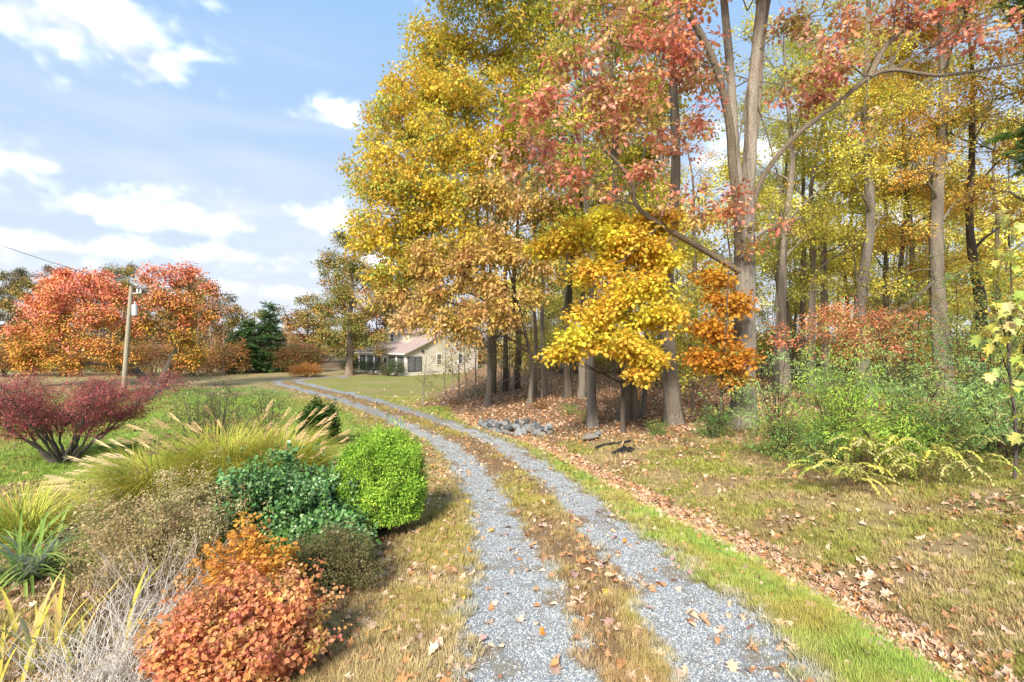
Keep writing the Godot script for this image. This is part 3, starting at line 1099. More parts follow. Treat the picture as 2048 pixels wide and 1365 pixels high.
	for q in [[lead[2][3], [ball.call(4.4, 13.0, -14.2, 1.5), ball.call(3.0, 14.6, -13.8, 1.7), ball.call(5.2, 15.4, -14.0, 1.6), ball.call(3.4, 11.8, -14.0, 1.5), ball.call(5.4, 11.4, -14.2, 1.1), ball.call(1.9, 12.6, -13.4, 1.4), ball.call(4.9, 9.7, -14.2, 1.0)]],
		[lead[4][3], [ball.call(10.6, 13.0, -13.8, 1.5), ball.call(12.6, 12.2, -13.2, 1.4, 0.7), ball.call(10.0, 9.9, -14.2, 0.8, 0.6), ball.call(12.3, 14.4, -13.8, 1.8), ball.call(14.2, 12.4, -13.2, 1.2, 0.5), ball.call(9.4, 11.8, -14.4, 1.2)]],
		[lead[5][3], [ball.call(13.0, 14.0, -13.4, 1.5), ball.call(11.2, 14.6, -13.8, 1.5)]],
		[lead[6][3], [ball.call(2.6, 9.9, -14.2, 1.5), ball.call(0.9, 9.7, -13.8, 1.4), ball.call(3.2, 8.2, -14.4, 1.0), ball.call(4.7, 7.9, -14.7, 0.9), ball.call(1.6, 8.2, -13.9, 1.2), ball.call(3.9, 10.5, -14.2, 1.1), ball.call(0.2, 8.6, -13.6, 1.0, 0.8), ball.call(5.6, 7.2, -15.0, 0.7), ball.call(2.2, 11.2, -13.8, 1.2)]]]:
		stems.append([smooth_path(q[0], 5), q[1]])
	for q in stems:
		foliage(o, q[0], taper(0.16, 0.06, q[0].size()), q[1], spec, mb)

	# --- the spreading yellow oaks at the edge of the lawn
	var gold := [L(232, 184, 44, 0.76), L(240, 202, 60, 0.78), L(220, 196, 64, 0.74), L(232, 172, 52, 0.74), L(190, 190, 76, 0.68), L(166, 182, 92, 0.66)]
	var tan := [L(228, 188, 150, 0.74), L(218, 164, 110, 0.72), L(232, 192, 96, 0.74), L(194, 168, 90, 0.66), L(222, 150, 104, 0.72)]
	var lime := [L(170, 180, 60, 0.62), L(210, 190, 58, 0.64), L(230, 196, 60, 0.64), L(150, 168, 74, 0.58), L(214, 160, 58, 0.6)]
	_edge_oak("edge_oak", "broad golden-leaved oak spreading its branches over the house lawn", -1.3, -27.5, 0.17, gold, [
		[-6.2, 11.6, -24.5, 2.3], [-5.5, 14.2, -25.0, 2.2], [-4.5, 16.4, -25.5, 2.3], [-3.2, 18.6, -26.0, 2.4], [-6.5, 8.7, -24.0, 1.7], [-5.6, 6.9, -24.0, 1.6], [-4.6, 10.2, -23.8, 2.2], [-3.7, 13.0, -24.0, 2.2], [-2.3, 15.6, -24.4, 2.2], [-2.8, 10.4, -23.4, 2.0], [-4.0, 7.4, -23.6, 1.7], [-0.6, 12.6, -24.0, 2.0], [-1.6, 8.2, -23.6, 1.6], [-5.2, 9.0, -26.5, 2.0], [0.2, 19.0, -26, 2.4], [0.6, 16.0, -25.0, 2.0]], 24.0)
	_edge_oak("edge_oak", "leaning oak with drooping tan and peach leaves before the house", 0.9, -25.5, 0.12, tan, [
		[-3.6, 5.6, -22.4, 1.2], [-1.6, 4.6, -22.0, 0.9], [-0.2, 4.5, -22.2, 0.9], [0.9, 5.6, -22.0, 0.9], [-2.0, 3.7, -22.4, 0.6], [-2.2, 6.6, -22.0, 1.3], [-0.8, 5.7, -21.8, 1.1], [-4.6, 4.5, -22.6, 0.9], [-2.8, 4.3, -22.2, 0.9], [-0.9, 7.8, -22.0, 1.3], [0.6, 7.0, -21.8, 1.2], [-5.8, 5.8, -23.2, 1.0], [-3.7, 7.4, -22.4, 1.1], [1.2, 9.4, -22.2, 1.4], [-0.6, 10.2, -22.4, 1.4]], 22.0)
	_edge_oak("edge_oak", "tall yellow-green oak with an arched bare limb above the golden crown", 3.6, -26.0, 0.18, lime, [
		[0.0, 20.5, -23.0, 2.3], [2.0, 17.5, -22.5, 2.2], [-2.2, 20.4, -23.5, 2.2], [3.8, 20.5, -23.0, 2.4], [4.6, 15.0, -23.0, 2.0], [1.2, 13.6, -22.4, 1.9], [3.0, 11.4, -22.6, 1.8], [5.8, 18.0, -23.4, 2.2], [5.4, 12.0, -23.2, 1.8], [6.6, 14.8, -23.6, 1.9], [4.2, 9.0, -22.8, 1.6], [2.2, 9.0, -22.4, 1.4]], 20.0)

	# --- bright yellow maples under the oak
	var yellow := [L(250, 204, 40, 0.76), L(252, 212, 60, 0.78), L(246, 192, 40, 0.74), L(238, 172, 44, 0.7), L(226, 196, 70, 0.7)]
	_small_maple("yellow_maple", "slender maple full of bright yellow leaves in front of the woods", 3.75, -16.9, 0.085, yellow, [
		[2.7, 4.4, -15.3, 0.95], [3.7, 5.2, -15.2, 1.0], [2.5, 5.7, -15.5, 0.8], [3.4, 6.6, -15.5, 1.0], [4.4, 6.3, -15.4, 0.9], [2.2, 3.6, -15.2, 0.8], [3.3, 3.5, -14.9, 0.8], [4.4, 4.3, -15.0, 0.9], [4.0, 3.1, -14.9, 0.65], [2.0, 6.9, -15.8, 0.9], [1.4, 6.6, -16.0, 0.7], [3.0, 7.4, -15.8, 0.8], [4.6, 7.3, -15.6, 0.8], [3.7, 2.6, -14.8, 0.45], [1.5, 3.2, -15.4, 0.5]], 56.0)
	var amber := [L(232, 156, 30, 0.62), L(226, 138, 34, 0.62), L(240, 180, 40, 0.62), L(216, 124, 40, 0.6)]
	_small_maple("yellow_maple", "young amber-leaved maple between two grey trunks", 6.35, -15.2, 0.05, amber, [
		[6.0, 3.9, -14.9, 0.7], [6.5, 4.7, -15.0, 0.7], [5.8, 3.0, -14.7, 0.6], [6.5, 3.1, -14.6, 0.6], [6.2, 5.6, -15.2, 0.6], [6.6, 2.5, -14.5, 0.35]], 40.0)

func _edge_oak(called: String, label: String, x: float, z: float, r: float, pal: Array, balls: Array, dens: float) -> void:
	var o := thing(called, P(x, z), label, "tree")
	var cl := []
	var top := 0.0
	var mean := Vector3.ZERO
	for b in balls:
		var c := Vector3(b[0], b[1], b[2]) - o.position
		cl.append([c, Vector3(b[3], b[3] * 0.72, b[3])])
		top = maxf(top, c.y)
		mean += c / balls.size()
	var stem := smooth_path([Vector3(0, -0.25, 0), Vector3(0.1, top * 0.2, 0.1), Vector3(mean.x * 0.12, top * 0.4, mean.z * 0.2), Vector3(mean.x * 0.4, top * 0.68, mean.z * 0.5), Vector3(mean.x * 0.7, top * 0.96, mean.z * 0.7)], 6)
	var rad := taper(r, r * 0.12, stem.size(), 0.45)
	var mb := MB.new()
	mb.tube(stem, rad, 14)
	rough(mb, r, x)
	part(o, "trunk", mb.mesh(M.bark_grey))
	foliage(o, stem, rad, cl, {"leaves": S.oak_small, "pal": pal, "dens": dens, "scale": 1.1, "bark": M.bark_brown, "limb": 0.5, "rise": 0.35, "low": 0.15, "gap": -0.2, "spread": 0.3}, mb)

func _small_maple(called: String, label: String, x: float, z: float, r: float, pal: Array, balls: Array, dens: float) -> void:
	var o := thing(called, P(x, z), label, "tree")
	var cl := []
	var top := 0.0
	for b in balls:
		var c := Vector3(b[0], b[1], b[2]) - o.position
		cl.append([c, Vector3(b[3], b[3] * 0.55, b[3])])
		top = maxf(top, c.y)
	var stem := smooth_path([Vector3(0, -0.2, 0), Vector3(-0.05, top * 0.3, 0.2), Vector3(-0.1, top * 0.65, 0.6), Vector3(-0.15, top, 0.9)], 6)
	var rad := taper(r, r * 0.2, stem.size(), 0.3)
	var mb := MB.new()
	mb.tube(stem, rad, 9)
	part(o, "trunk", mb.mesh(M.bark_dark))
	foliage(o, stem, rad, cl, {"leaves": S.maple, "pal": pal, "dens": dens, "bark": M.bark_dark, "limb": 0.6, "rise": 0.3, "low": 0.15, "gap": -0.25, "spread": 0.3, "twig_r": 0.005}, mb)

# ------------------------------------------------------------------ woods
func make_woods() -> void:
	var yg := [L(212, 198, 70, 0.76), L(232, 204, 74, 0.78), L(242, 210, 76, 0.78), L(190, 190, 80, 0.72), L(228, 176, 70, 0.74)]
	var orange := [L(230, 166, 64, 0.76), L(236, 184, 70, 0.76), L(216, 150, 66, 0.72), L(240, 200, 80, 0.78), L(200, 178, 80, 0.7)]
	var olive := [L(196, 192, 84, 0.74), L(220, 200, 80, 0.76), L(176, 184, 88, 0.7), L(226, 186, 92, 0.74)]
	var rust := [L(196, 120, 60, 0.55), L(206, 146, 80, 0.56), L(176, 130, 56, 0.52), L(190, 100, 60, 0.52)]
	var sp := func(pal: Array, bark: String, dens := 7.0) -> Dictionary:
		return {"leaves": S.oval, "pal": pal, "dens": dens, "bark": M[bark], "limb": 0.42, "rise": 0.6, "low": 0.2, "gap": -0.18, "spread": 0.35}
	# named trunks, by the drive first
	tree("woodland_tree", "straight grey trunk standing among the yellow maple's leaves", "", 5.6, -17.2, 23.0, 0.25, 12.0, 4.2, sp.call(yg, "bark_grey"), Vector3(-0.5, 0, -0.3), 11, 14)
	tree("woodland_tree", "pinkish-grey slim trunk beside the rubble, topped by yellow maple leaves", "", 2.97, -18.3, 15.0, 0.18, 8.0, 2.8, sp.call(olive, "bark_pale"), Vector3(-0.4, 0, 0), 9, 12)
	var twin := tree("woodland_tree", "dark trunk split in two at its foot behind the yellow maple", "", 4.25, -18.9, 19.0, 0.22, 9.0, 3.4, sp.call(yg, "bark_brown"), Vector3(-0.9, 0, 0), 10, 12)
	var tm := MB.new()
	tm.tube(smooth_path([Vector3(0.42, -0.2, 0.15), Vector3(0.36, 0.7, 0.1), Vector3(0.16, 1.9, 0.0), Vector3(0.1, 2.6, 0)], 4), taper(0.17, 0.12, 13, 0.35), 10)
	part(twin, "second_trunk", tm.mesh(M.bark_brown))
	tree("woodland_tree", "thin pale trunk standing close beside the split dark trunk", "", 5.0, -19.2, 13.0, 0.10, 7.5, 2.2, sp.call(yg, "bark_pale"), Vector3(0.3, 0, 0), 7, 8)
	tree("woodland_tree", "short-looking dark trunk behind the rubble at the wood's edge", "", 3.0, -26.6, 17.0, 0.22, 9.0, 3.4, sp.call(olive, "bark_dark"), Vector3(0.2, 0, 0), 9, 10)
	var edge := [[1.95, -29.0, 19.0, 0.16, "bark_pale", "smooth pale trunk of the clump at the lawn's edge"], [1.3, -29.6, 18.0, 0.14, "bark_grey", "slightly crooked grey trunk leaning left in the lawn-edge clump"], [0.25, -33.2, 18.0, 0.22, "bark_dark", "thick dark trunk deep in the lawn-edge clump"], [-0.4, -32.8, 17.0, 0.19, "bark_dark", "dark leaning trunk in the lawn-edge clump"], [-1.25, -32.6, 16.0, 0.17, "bark_brown", "brown trunk closest to the house in the lawn-edge clump"]]
	for e in edge:
		tree("woodland_tree", e[5], "clump of trunks at the lawn's edge", e[0], e[1], e[2], e[3], 9.0, 3.2, sp.call(olive if e[4] != "bark_pale" else yg, e[4]), Vector3(rf(-0.8, 0.3), 0, 0), 9, 10)
	var named := [[13.7, -25.0, 21.0, 0.24, yg, "bark_grey", "slim grey trunk seen just past the oak's bole"],
		[16.2, -27.0, 20.0, 0.22, olive, "bark_grey", "grey trunk behind the coral dogwood leaves"],
		[18.9, -30.0, 22.0, 0.25, yg, "bark_grey", "tall grey trunk with sparse lime leaves in the woods"],
		[16.1, -22.8, 23.0, 0.29, yg, "bark_pale", "pale patchy trunk with one dark slanting bough"],
		[22.0, -29.5, 19.0, 0.18, orange, "bark_brown", "thin brown trunk with amber leaves in the woods"],
		[20.0, -25.5, 18.0, 0.17, orange, "bark_dark", "thin dark trunk with orange leaves in the woods"],
		[19.3, -22.2, 24.0, 0.36, orange, "bark_grey", "very thick grey trunk rising behind orange foliage"],
		[21.2, -22.9, 21.0, 0.24, orange, "bark_dark", "upright dark trunk beside the thick grey one"],
		[21.8, -21.0, 20.0, 0.30, olive, "bark_dark", "dark trunk at the deep end of the thicket"]]
	for e in named:
		tree("woodland_tree", e[6], "", e[0], e[1], e[2], e[3], e[2] * 0.36, 4.0, sp.call(e[4], e[5], 8.0), Vector3(rf(-0.6, 0.6), 0, rf(-0.4, 0.4)), 13, 11)
	# the slanting dark bough on the patchy trunk's neighbour
	var b := thing("leaning_bough", Vector3(16.1, 5.0, -21.6), "dark broken bough slanting across the pale patchy trunk", "bough")
	var bm := MB.new()
	bm.tube(smooth_path([Vector3(-0.1, -0.55, -0.9), Vector3(0.7, 0.0, 0.0), Vector3(1.5, 0.7, 0.15), Vector3(2.05, 1.25, 0.2)], 5), taper(0.11, 0.06, 16), 9)
	part(b, "bough", bm.mesh(M.bark_dark))
	bm = MB.new()
	bm.tube(smooth_path([Vector3(2.0, 1.2, 0.2), Vector3(1.5, 1.6, 0.6), Vector3(0.2, 1.4, 1.0), Vector3(-1.2, 0.6, 1.3)], 5), taper(0.03, 0.01, 16), 6)
	bm.tube(smooth_path([Vector3(2.0, 1.2, 0.2), Vector3(2.6, 1.4, 0.6), Vector3(3.3, 1.9, 0.9)], 5), taper(0.025, 0.01, 11), 6)
	part(b, "bare_twig", bm.mesh(M.bark_pale))
	# a green pine reaching in from the side of the thicket
	var pine := thing("green_pine", P(21.2, -16.6), "dark green pine overhanging the thicket's end", "tree")
	var ps := smooth_path([Vector3(0, -0.2, 0), Vector3(0.1, 6, 0), Vector3(0, 12, 0), Vector3(0, 19, 0)], 5)
	var pr := taper(0.3, 0.05, ps.size(), 0.3)
	var pm := MB.new()
	pm.tube(ps, pr, 10)
	part(pine, "trunk", pm.mesh(M.bark_dark))
	var pc := []
	for i in 15:
		var a := rf(0, TAU)
		pc.append([Vector3(cos(a) * 2.2, 8.5 + i * 0.65, sin(a) * 2.2), Vector3(1.4, 0.5, 1.4)])
	foliage(pine, ps, pr, pc, {"leaves": S.pine, "pal": [L(70, 110, 50, 0.45), L(110, 140, 60, 0.45), L(90, 120, 50, 0.45)], "dens": 13.0, "bark": M.bark_dark, "limb": 0.3, "rise": 0.2, "low": 0.3, "gap": -0.4}, pm)
	# the deep woods
	var pals := [yg, olive, orange, olive, yg, yg]
	var labels := ["woodland tree with lime-yellow leaves deep in the woods", "woodland tree with olive leaves deep in the woods", "woodland tree with orange leaves deep in the woods", "woodland tree with rusty brown leaves deep in the woods"]
	var made: Array[Vector2] = []
	var tries := 0
	while made.size() < 38 and tries < 3000:
		tries += 1
		var d := rf(27, 62)
		var x := lerpf(-0.06 * d, 1.12 * d, rng.randf())
		var p := Vector2(x, d)
		if x < 2.0 and d < 40.0 or x < -3.0 and d < 70 and x < 2.0 - (d - 40) * 0.1 and d < 44:
			continue
		var ok := true
		for q in made:
			if q.distance_to(p) < 3.4:
				ok = false
		if not ok:
			continue
		made.append(p)
		var kind := made.size() % 6
		var sd: Dictionary = sp.call(pals[kind], ["bark_grey", "bark_brown", "bark_dark"][made.size() % 3], 5.0)
		sd.merged = true
		sd.leaves = S.far if d > 38.0 else S.oval
		sd.dens = 3.6 if d > 38.0 else 5.0
		tree("woodland_tree", labels[[0, 1, 2, 1, 0, 0][kind]], "trees deep in the woods", x, -d, rf(15, 22), rf(0.13, 0.24), rf(4.5, 7.5), rf(3.0, 4.2), sd, Vector3(rf(-0.8, 0.8), 0, 0), 11, 7)
	# understorey saplings
	var up := [L(232, 200, 70, 0.74), L(206, 190, 70, 0.7), L(240, 210, 84, 0.76), L(186, 176, 76, 0.64)]
	var upals := [up, olive, orange, up, yg, olive]
	var ulab := ["slim understorey sapling with lemon-yellow leaves under the tall trees", "slim understorey sapling with olive leaves under the tall trees", "slim understorey sapling with orange leaves under the tall trees", "slim understorey sapling with rusty leaves under the tall trees"]
	var n := 0
	tries = 0
	var us: Array[Vector2] = []
	while n < 52 and tries < 3000:
		tries += 1
		var d := rf(18.5, 48)
		var x := lerpf(0.02 * d, 1.08 * d, rng.randf())
		if d < 27 and x < 7.0:
			continue
		if x < 1.0 and d < 34:
			continue
		var p := Vector2(x, d)
		var ok := true
		for q in us:
			if q.distance_to(p) < 2.0:
				ok = false
		if not ok:
			continue
		us.append(p)
		n += 1
		var sd: Dictionary = sp.call(upals[n % 6], "bark_brown", 9.0)
		sd.merged = true
		sd.gap = -0.12
		var h := rf(4.5, 9.5)
		tree("sapling", ulab[[0, 1, 2, 0, 0, 1][n % 6]], "saplings under the tall trees", x, -d, h, rf(0.04, 0.08), h * 0.22, rf(1.4, 2.3), sd, Vector3(rf(-0.6, 0.6), 0, rf(-0.3, 0.6)), 9, 6)
	# low growth between the trunks at the lawn's edge
	for q in [[-3.6, -33.5, 5.2, "olive sapling at the corner of house and woods"], [-2.2, -30.6, 4.4, "tan-leaved sapling before the lawn-edge clump"], [-0.2, -30.2, 5.4, "spindly yellowing sapling before the dark leaning trunk"], [2.4, -30.8, 5.0, "olive-yellow sapling beside the smooth pale trunk"], [-4.8, -40.0, 6.0, "sapling screening the house's gable end"], [-3.0, -42.0, 7.0, "taller sapling screening the house's rear corner"]]:
		var sd: Dictionary = sp.call([L(196, 180, 100, 0.7), L(210, 180, 110, 0.72), L(170, 170, 90, 0.66), L(220, 170, 110, 0.7)], "bark_grey", 6.0)
		sd.gap = -0.05
		tree("edge_sapling", q[3], "", q[0], q[1], q[2], 0.05, q[2] * 0.25, q[2] * 0.28, sd, Vector3(rf(-0.4, 0.4), 0, 0), 9, 6)
	# coral dogwood in the middle of the thicket
	tree("dogwood", "low dogwood with flat tiers of coral-red leaves in the thicket", "", 12.0, -17.6, 3.5, 0.06, 2.3, 2.4, {"leaves": S.oval, "pal": [L(232, 130, 104, 0.72), L(222, 146, 104, 0.7), L(236, 164, 124, 0.72)], "dens": 9.0, "scale": 0.8, "bark": M.bark_brown, "limb": 0.6, "rise": 0.1, "low": 0.3, "gap": -0.1, "spread": 0.3}, Vector3(0.2, 0, 0.2), 11, 7)
	tree("dogwood", "small red-leaved dogwood low beside the thick grey trunk", "", 14.6, -17.0, 2.3, 0.04, 1.4, 1.1, {"leaves": S.oval, "pal": [L(222, 100, 90, 0.6), L(214, 120, 80, 0.6)], "dens": 7.0, "scale": 0.8, "bark": M.bark_brown, "limb": 0.6, "rise": 0.1, "low": 0.3, "gap": -0.1, "spread": 0.3}, Vector3(0.2, 0, 0.2), 6, 6)

# ------------------------------------------------------------------ beyond the lawn
func make_far() -> void:
	var bark: Material = M.bark_dark
	var red := [L(230, 128, 100, 0.74), L(220, 116, 108, 0.72), L(234, 152, 90, 0.74), L(222, 120, 98, 0.7)]
	var flame := [L(230, 158, 60, 0.66), L(220, 168, 60, 0.64), L(230, 130, 66, 0.66), L(180, 166, 60, 0.58), L(222, 112, 76, 0.64)]
	# two leaning maples
	var o := thing("red_maple", P(-32.2, -44.5), "wide red and orange maple with leaning dark trunks behind the utility pole", "tree")
	var w := func(x: float, y: float, z: float) -> Vector3: return Vector3(x, y, z) - o.position
	var spec := {"leaves": S.far, "pal": flame, "pal_top": red, "split": 5.6, "dens": 10.0, "scale": 0.72, "bark": bark, "limb": 0.5, "rise": 0.3, "low": 0.15, "gap": -0.25, "spread": 0.35}
	var stem := smooth_path([w.call(-32.2, -0.5, -44.5), w.call(-34.0, 1.6, -44.5), w.call(-35.8, 3.4, -44.6), w.call(-37.6, 5.6, -44.6), w.call(-38.6, 8.5, -44.5)], 5)
	var rad := taper(0.32, 0.08, stem.size(), 0.3)
	var mb := MB.new()
	mb.tube(stem, rad, 9)
	part(o, "trunk", mb.mesh(bark))
	var cl := []
	for b in [[-40.5, 2.9, -43, 2.0], [-42.4, 4.2, -43.5, 1.9], [-39.6, 5.4, -42.5, 2.2], [-41.0, 6.8, -44, 2.0], [-38.2, 7.6, -43.0, 2.1], [-39.6, 9.0, -44.0, 1.7], [-36.4, 8.6, -43.6, 1.8], [-37.2, 4.0, -42.0, 2.0], [-35.6, 5.8, -42.6, 1.8], [-34.6, 3.0, -42.4, 1.7], [-37.6, 1.9, -42.0, 1.5], [-35.0, 7.6, -44.0, 1.6], [-33.6, 5.0, -44.2, 1.5], [-41.6, 1.9, -43.0, 1.4], [-33.4, 1.9, -42.8, 1.2]]:
		cl.append([w.call(b[0], b[1], b[2]), Vector3(b[3], b[3] * 0.7, b[3])])
	foliage(o, stem, rad, cl, spec, mb)
	o = thing("red_maple", P(-31.2, -43.8), "upright orange maple with red top and dark leaning trunk", "tree")
	stem = smooth_path([w.call(-31.4, -0.6, -43.8), w.call(-30.6, 1.4, -43.8), w.call(-29.7, 3.2, -43.8), w.call(-29.0, 6.0, -43.8), w.call(-28.8, 8.8, -43.8)], 5)
	rad = taper(0.38, 0.08, stem.size(), 0.3)
	mb = MB.new()
	mb.tube(stem, rad, 9)
	part(o, "trunk", mb.mesh(bark))
	cl = []
	for b in [[-30.6, 9.0, -42.6, 1.4], [-28.4, 9.2, -42.6, 1.4], [-27.2, 8.0, -43.0, 1.3], [-31.4, 7.0, -42.4, 1.4], [-29.6, 6.8, -42.0, 1.4], [-28.2, 6.0, -42.4, 1.3], [-31.0, 4.8, -42.0, 1.2], [-28.0, 4.2, -42.4, 1.3], [-27.2, 2.6, -42.6, 1.3], [-28.6, 1.8, -43.0, 1.2], [-26.8, 5.4, -43.6, 1.0]]:
		cl.append([w.call(b[0], b[1], b[2]), Vector3(b[3], b[3] * 0.75, b[3])])
	spec = spec.duplicate()
	spec.pal = [L(190, 150, 44, 0.55), L(220, 140, 46, 0.58), L(150, 140, 46, 0.5), L(222, 104, 60, 0.58)]
	spec.split = 7.6
	foliage(o, stem, rad, cl, spec, mb)
	# utility pole with its transformer and wires
	var pole := thing("utility_pole", P(-30.8, -39.6), "weathered wooden utility pole with a grey transformer and insulators", "utility pole")
	var top := Vector3(0.65, 8.3, 0)
	mb = MB.new()
	mb.tube(PackedVector3Array([Vector3(0, -0.3, 0), top * 0.5, top]), PackedFloat32Array([0.19, 0.165, 0.14]), 12, Color.WHITE, true)
	part(pole, "post", mb.mesh(M.pole_wood))
	var tb := Vector3(0.95, 6.4, 0.05)
	mb = MB.new()
	mb.tube(PackedVector3Array([tb + Vector3(0, -0.42, 0), tb + Vector3(0, -0.4, 0), tb + Vector3(0, 0.38, 0), tb + Vector3(0, 0.44, 0), tb + Vector3(0, 0.46, 0)]), PackedFloat32Array([0.02, 0.21, 0.21, 0.16, 0.01]), 14)
	var tr := part(pole, "transformer", mb.mesh(M.grey_metal))
	mb = MB.new()
	mb.tube(PackedVector3Array([tb + Vector3(0, 0.45, 0), tb + Vector3(0, 0.55, 0), tb + Vector3(0, 0.7, 0)]), PackedFloat32Array([0.05, 0.06, 0.03]), 8)
	part(tr, "bushing", mb.mesh(M.porcelain))
	mb = MB.new()
	mb.box(Vector3(1.0, 7.75, 0.0), Vector3(0.4, 0.02, 0), Vector3(0, 0.03, 0), Vector3(0, 0, 0.03))
	var arm := part(pole, "bracket", mb.mesh(M.grey_metal))
	for k in 2:
		mb = MB.new()
		mb.tube(PackedVector3Array([Vector3(1.1 + k * 0.28, 7.78, 0), Vector3(1.1 + k * 0.28, 7.95, 0), Vector3(1.1 + k * 0.28, 8.1, 0)]), PackedFloat32Array([0.06, 0.07, 0.03]), 8)
		part(arm, "insulator", mb.mesh(M.porcelain))
	mb = MB.new()
	mb.tube(PackedVector3Array([Vector3(0.45, 6.0, 0.1), Vector3(-6.2, -0.1, 2.0)]), PackedFloat32Array([0.012, 0.012]), 4)
	part(pole, "guy_wire", mb.mesh(M.wire))
	var pw := pole.position
	var runs := [["power_line", "thin overhead power line running from the pole's top over the field", pw + top, Vector3(-26.2, 11.4, -12.0), 0.5, 0.016],
		["service_wire", "upper service wire hanging between the pole and the house", pw + Vector3(0.75, 5.9, 0), Vector3(-19.0, 2.55, -62.6), 0.55, 0.02],
		["service_wire", "lower service wire hanging between the pole and the house", pw + Vector3(0.72, 5.7, 0), Vector3(-19.0, 2.25, -62.6), 0.8, 0.016]]
	for q in runs:
		mb = MB.new()
		var pts := PackedVector3Array()
		for k in 25:
			var t := k / 24.0
			pts.append(q[2].lerp(q[3], t) - Vector3(0, q[4] * 4.0 * t * (1.0 - t), 0) - q[2])
		mb.tube(pts, taper(q[5], q[5], 25), 5)
		var wire := thing(q[0], q[2], q[1], "wire", "wires on the utility pole")
		part(wire, "cable", mb.mesh(M.wire))
	# cedars
	for e in [[-32.4, -61.5, 6.4, 2.5, "broad dark green cedar beyond the drive's bend"], [-30.6, -63.0, 8.6, 2.3, "taller pointed dark green cedar beyond the drive's bend"], [-34.4, -62.0, 4.6, 1.6, "low dark cedar at the foot of the taller cedars"]]:
		var c := thing("cedar", P(e[0], e[1]), e[4], "tree")
		var st := PackedVector3Array([Vector3(0, -0.2, 0), Vector3(0, e[2] * 0.5, 0), Vector3(0.05, e[2], 0)])
		mb = MB.new()
		mb.tube(st, taper(0.16, 0.02, 3), 7)
		part(c, "trunk", mb.mesh(bark))
		var cc := []
		for k in 26:
			var t := (k + rng.randf()) / 26.0
			var a := k * 2.4
			var rr: float = e[3] * (1.0 - t * 0.92) * rf(0.55, 0.85)
			var s: float = 0.35 + e[3] * 0.26 * (1.0 - t)
			cc.append([Vector3(cos(a) * rr, 0.4 + t * e[2] * 0.95, sin(a) * rr), Vector3(s, s * 0.8, s)])
		foliage(c, smooth_path([st[0], st[1], st[2]], 8), taper(0.16, 0.02, 17), cc, {"leaves": S.cedar, "pal": [L(80, 116, 70, 0.6), L(104, 138, 78, 0.62), L(70, 100, 64, 0.55)], "dens": 26.0, "bark": bark, "limb": 0.3, "rise": -0.2, "low": 0.05, "gap": -0.5, "merged": true, "droop": -0.3}, mb)
	# shrubs round the house and the bend
	var sp := func(pal: Array, scale: float, fill := 0.4) -> Dictionary: return {"leaves": S.oval, "pal": pal, "scale": scale * 1.6, "bark": M.twig_brown, "fill": fill, "stems": 6, "stem_r": 0.03, "gap": -0.45, "spread": 0.4}
	shrub("crape_myrtle", "large round shrub turning russet over green beside the cedars", "shrub", "", -26.6, -62.5, Vector3(2.9, 3.4, 2.4), 420, sp.call([L(150, 120, 60, 0.5), L(120, 126, 60, 0.48), L(176, 100, 70, 0.52), L(190, 130, 100, 0.52)], 0.8))
	shrub("orange_mound", "low mounded shrub of orange foliage where the drive bends", "shrub", "", -22.6, -54.8, Vector3(1.65, 1.35, 1.3), 330, sp.call([L(206, 132, 66, 0.56), L(214, 150, 70, 0.56), L(190, 120, 60, 0.52)], 0.5))
	var dark := [L(60, 86, 50, 0.42), L(84, 110, 60, 0.45), L(50, 70, 46, 0.4)]
	shrub("foundation_shrub", "rounded dark green shrub by the porch's far corner", "shrub", "", -19.4, -61.2, Vector3(1.5, 1.6, 1.1), 260, sp.call(dark, 0.45))
	shrub("foundation_shrub", "dark spreading evergreen shrub beside the porch handrail", "shrub", "", -15.9, -57.5, Vector3(1.4, 1.7, 1.0), 200, sp.call([L(52, 74, 50, 0.4), L(66, 90, 56, 0.42)], 0.45))
	shrub("foundation_shrub", "brownish leaf-bare shrub among the porch shrubs", "shrub", "", -13.9, -56.2, Vector3(1.0, 1.5, 0.8), 130, sp.call([L(150, 130, 90, 0.5), L(120, 116, 70, 0.46)], 0.4, 0.9))
	shrub("foundation_shrub", "grey-green upright shrub at the porch's near corner", "shrub", "", -12.9, -55.5, Vector3(1.0, 1.8, 0.8), 170, sp.call([L(124, 138, 96, 0.5), L(104, 124, 80, 0.46)], 0.42, 0.6))
	# oak by the porch
	var sage := [L(140, 146, 66, 0.5), L(110, 130, 66, 0.46), L(176, 156, 66, 0.54), L(200, 140, 66, 0.55), L(166, 160, 90, 0.52)]
	var hs := {"leaves": S.far, "pal": sage, "dens": 11.0, "scale": 0.72, "bark": M.bark_brown, "limb": 0.55, "rise": 0.4, "low": 0.2, "gap": -0.2, "spread": 0.35}
	tree("lawn_oak", "sage-green and russet oak standing at the house's porch end", "", -18.6, -57.0, 15.5, 0.40, 3.4, 4.8, hs, Vector3(0.6, 0, 0), 15, 9)
	# tree line behind house and field
	var tl := [L(176, 156, 70, 0.5), L(140, 140, 70, 0.46), L(200, 160, 70, 0.52), L(190, 130, 70, 0.5)]
	var warm := [L(206, 140, 90, 0.52), L(196, 120, 76, 0.5), L(214, 156, 80, 0.52), L(170, 130, 90, 0.48)]
	var bare := [L(150, 130, 110, 0.46), L(130, 120, 96, 0.44), L(160, 136, 100, 0.46)]
	var kinds := [[tl, "yellow-green tree in the far tree line"], [warm, "orange-brown tree in the far tree line"], [bare, "nearly bare grey-brown tree in the far tree line"]]
	var spots := []
	for i in 13:
		spots.append([lerpf(-26, 8, i / 12.0) + rf(-1, 1), rf(74, 90), rf(11, 15), [0, 1, 0][i % 3]])
	for i in 16:
		spots.append([lerpf(-66, -27, i / 15.0) + rf(-1, 1), rf(80, 96), rf(8, 12), [0, 2, 1, 0][i % 4]])
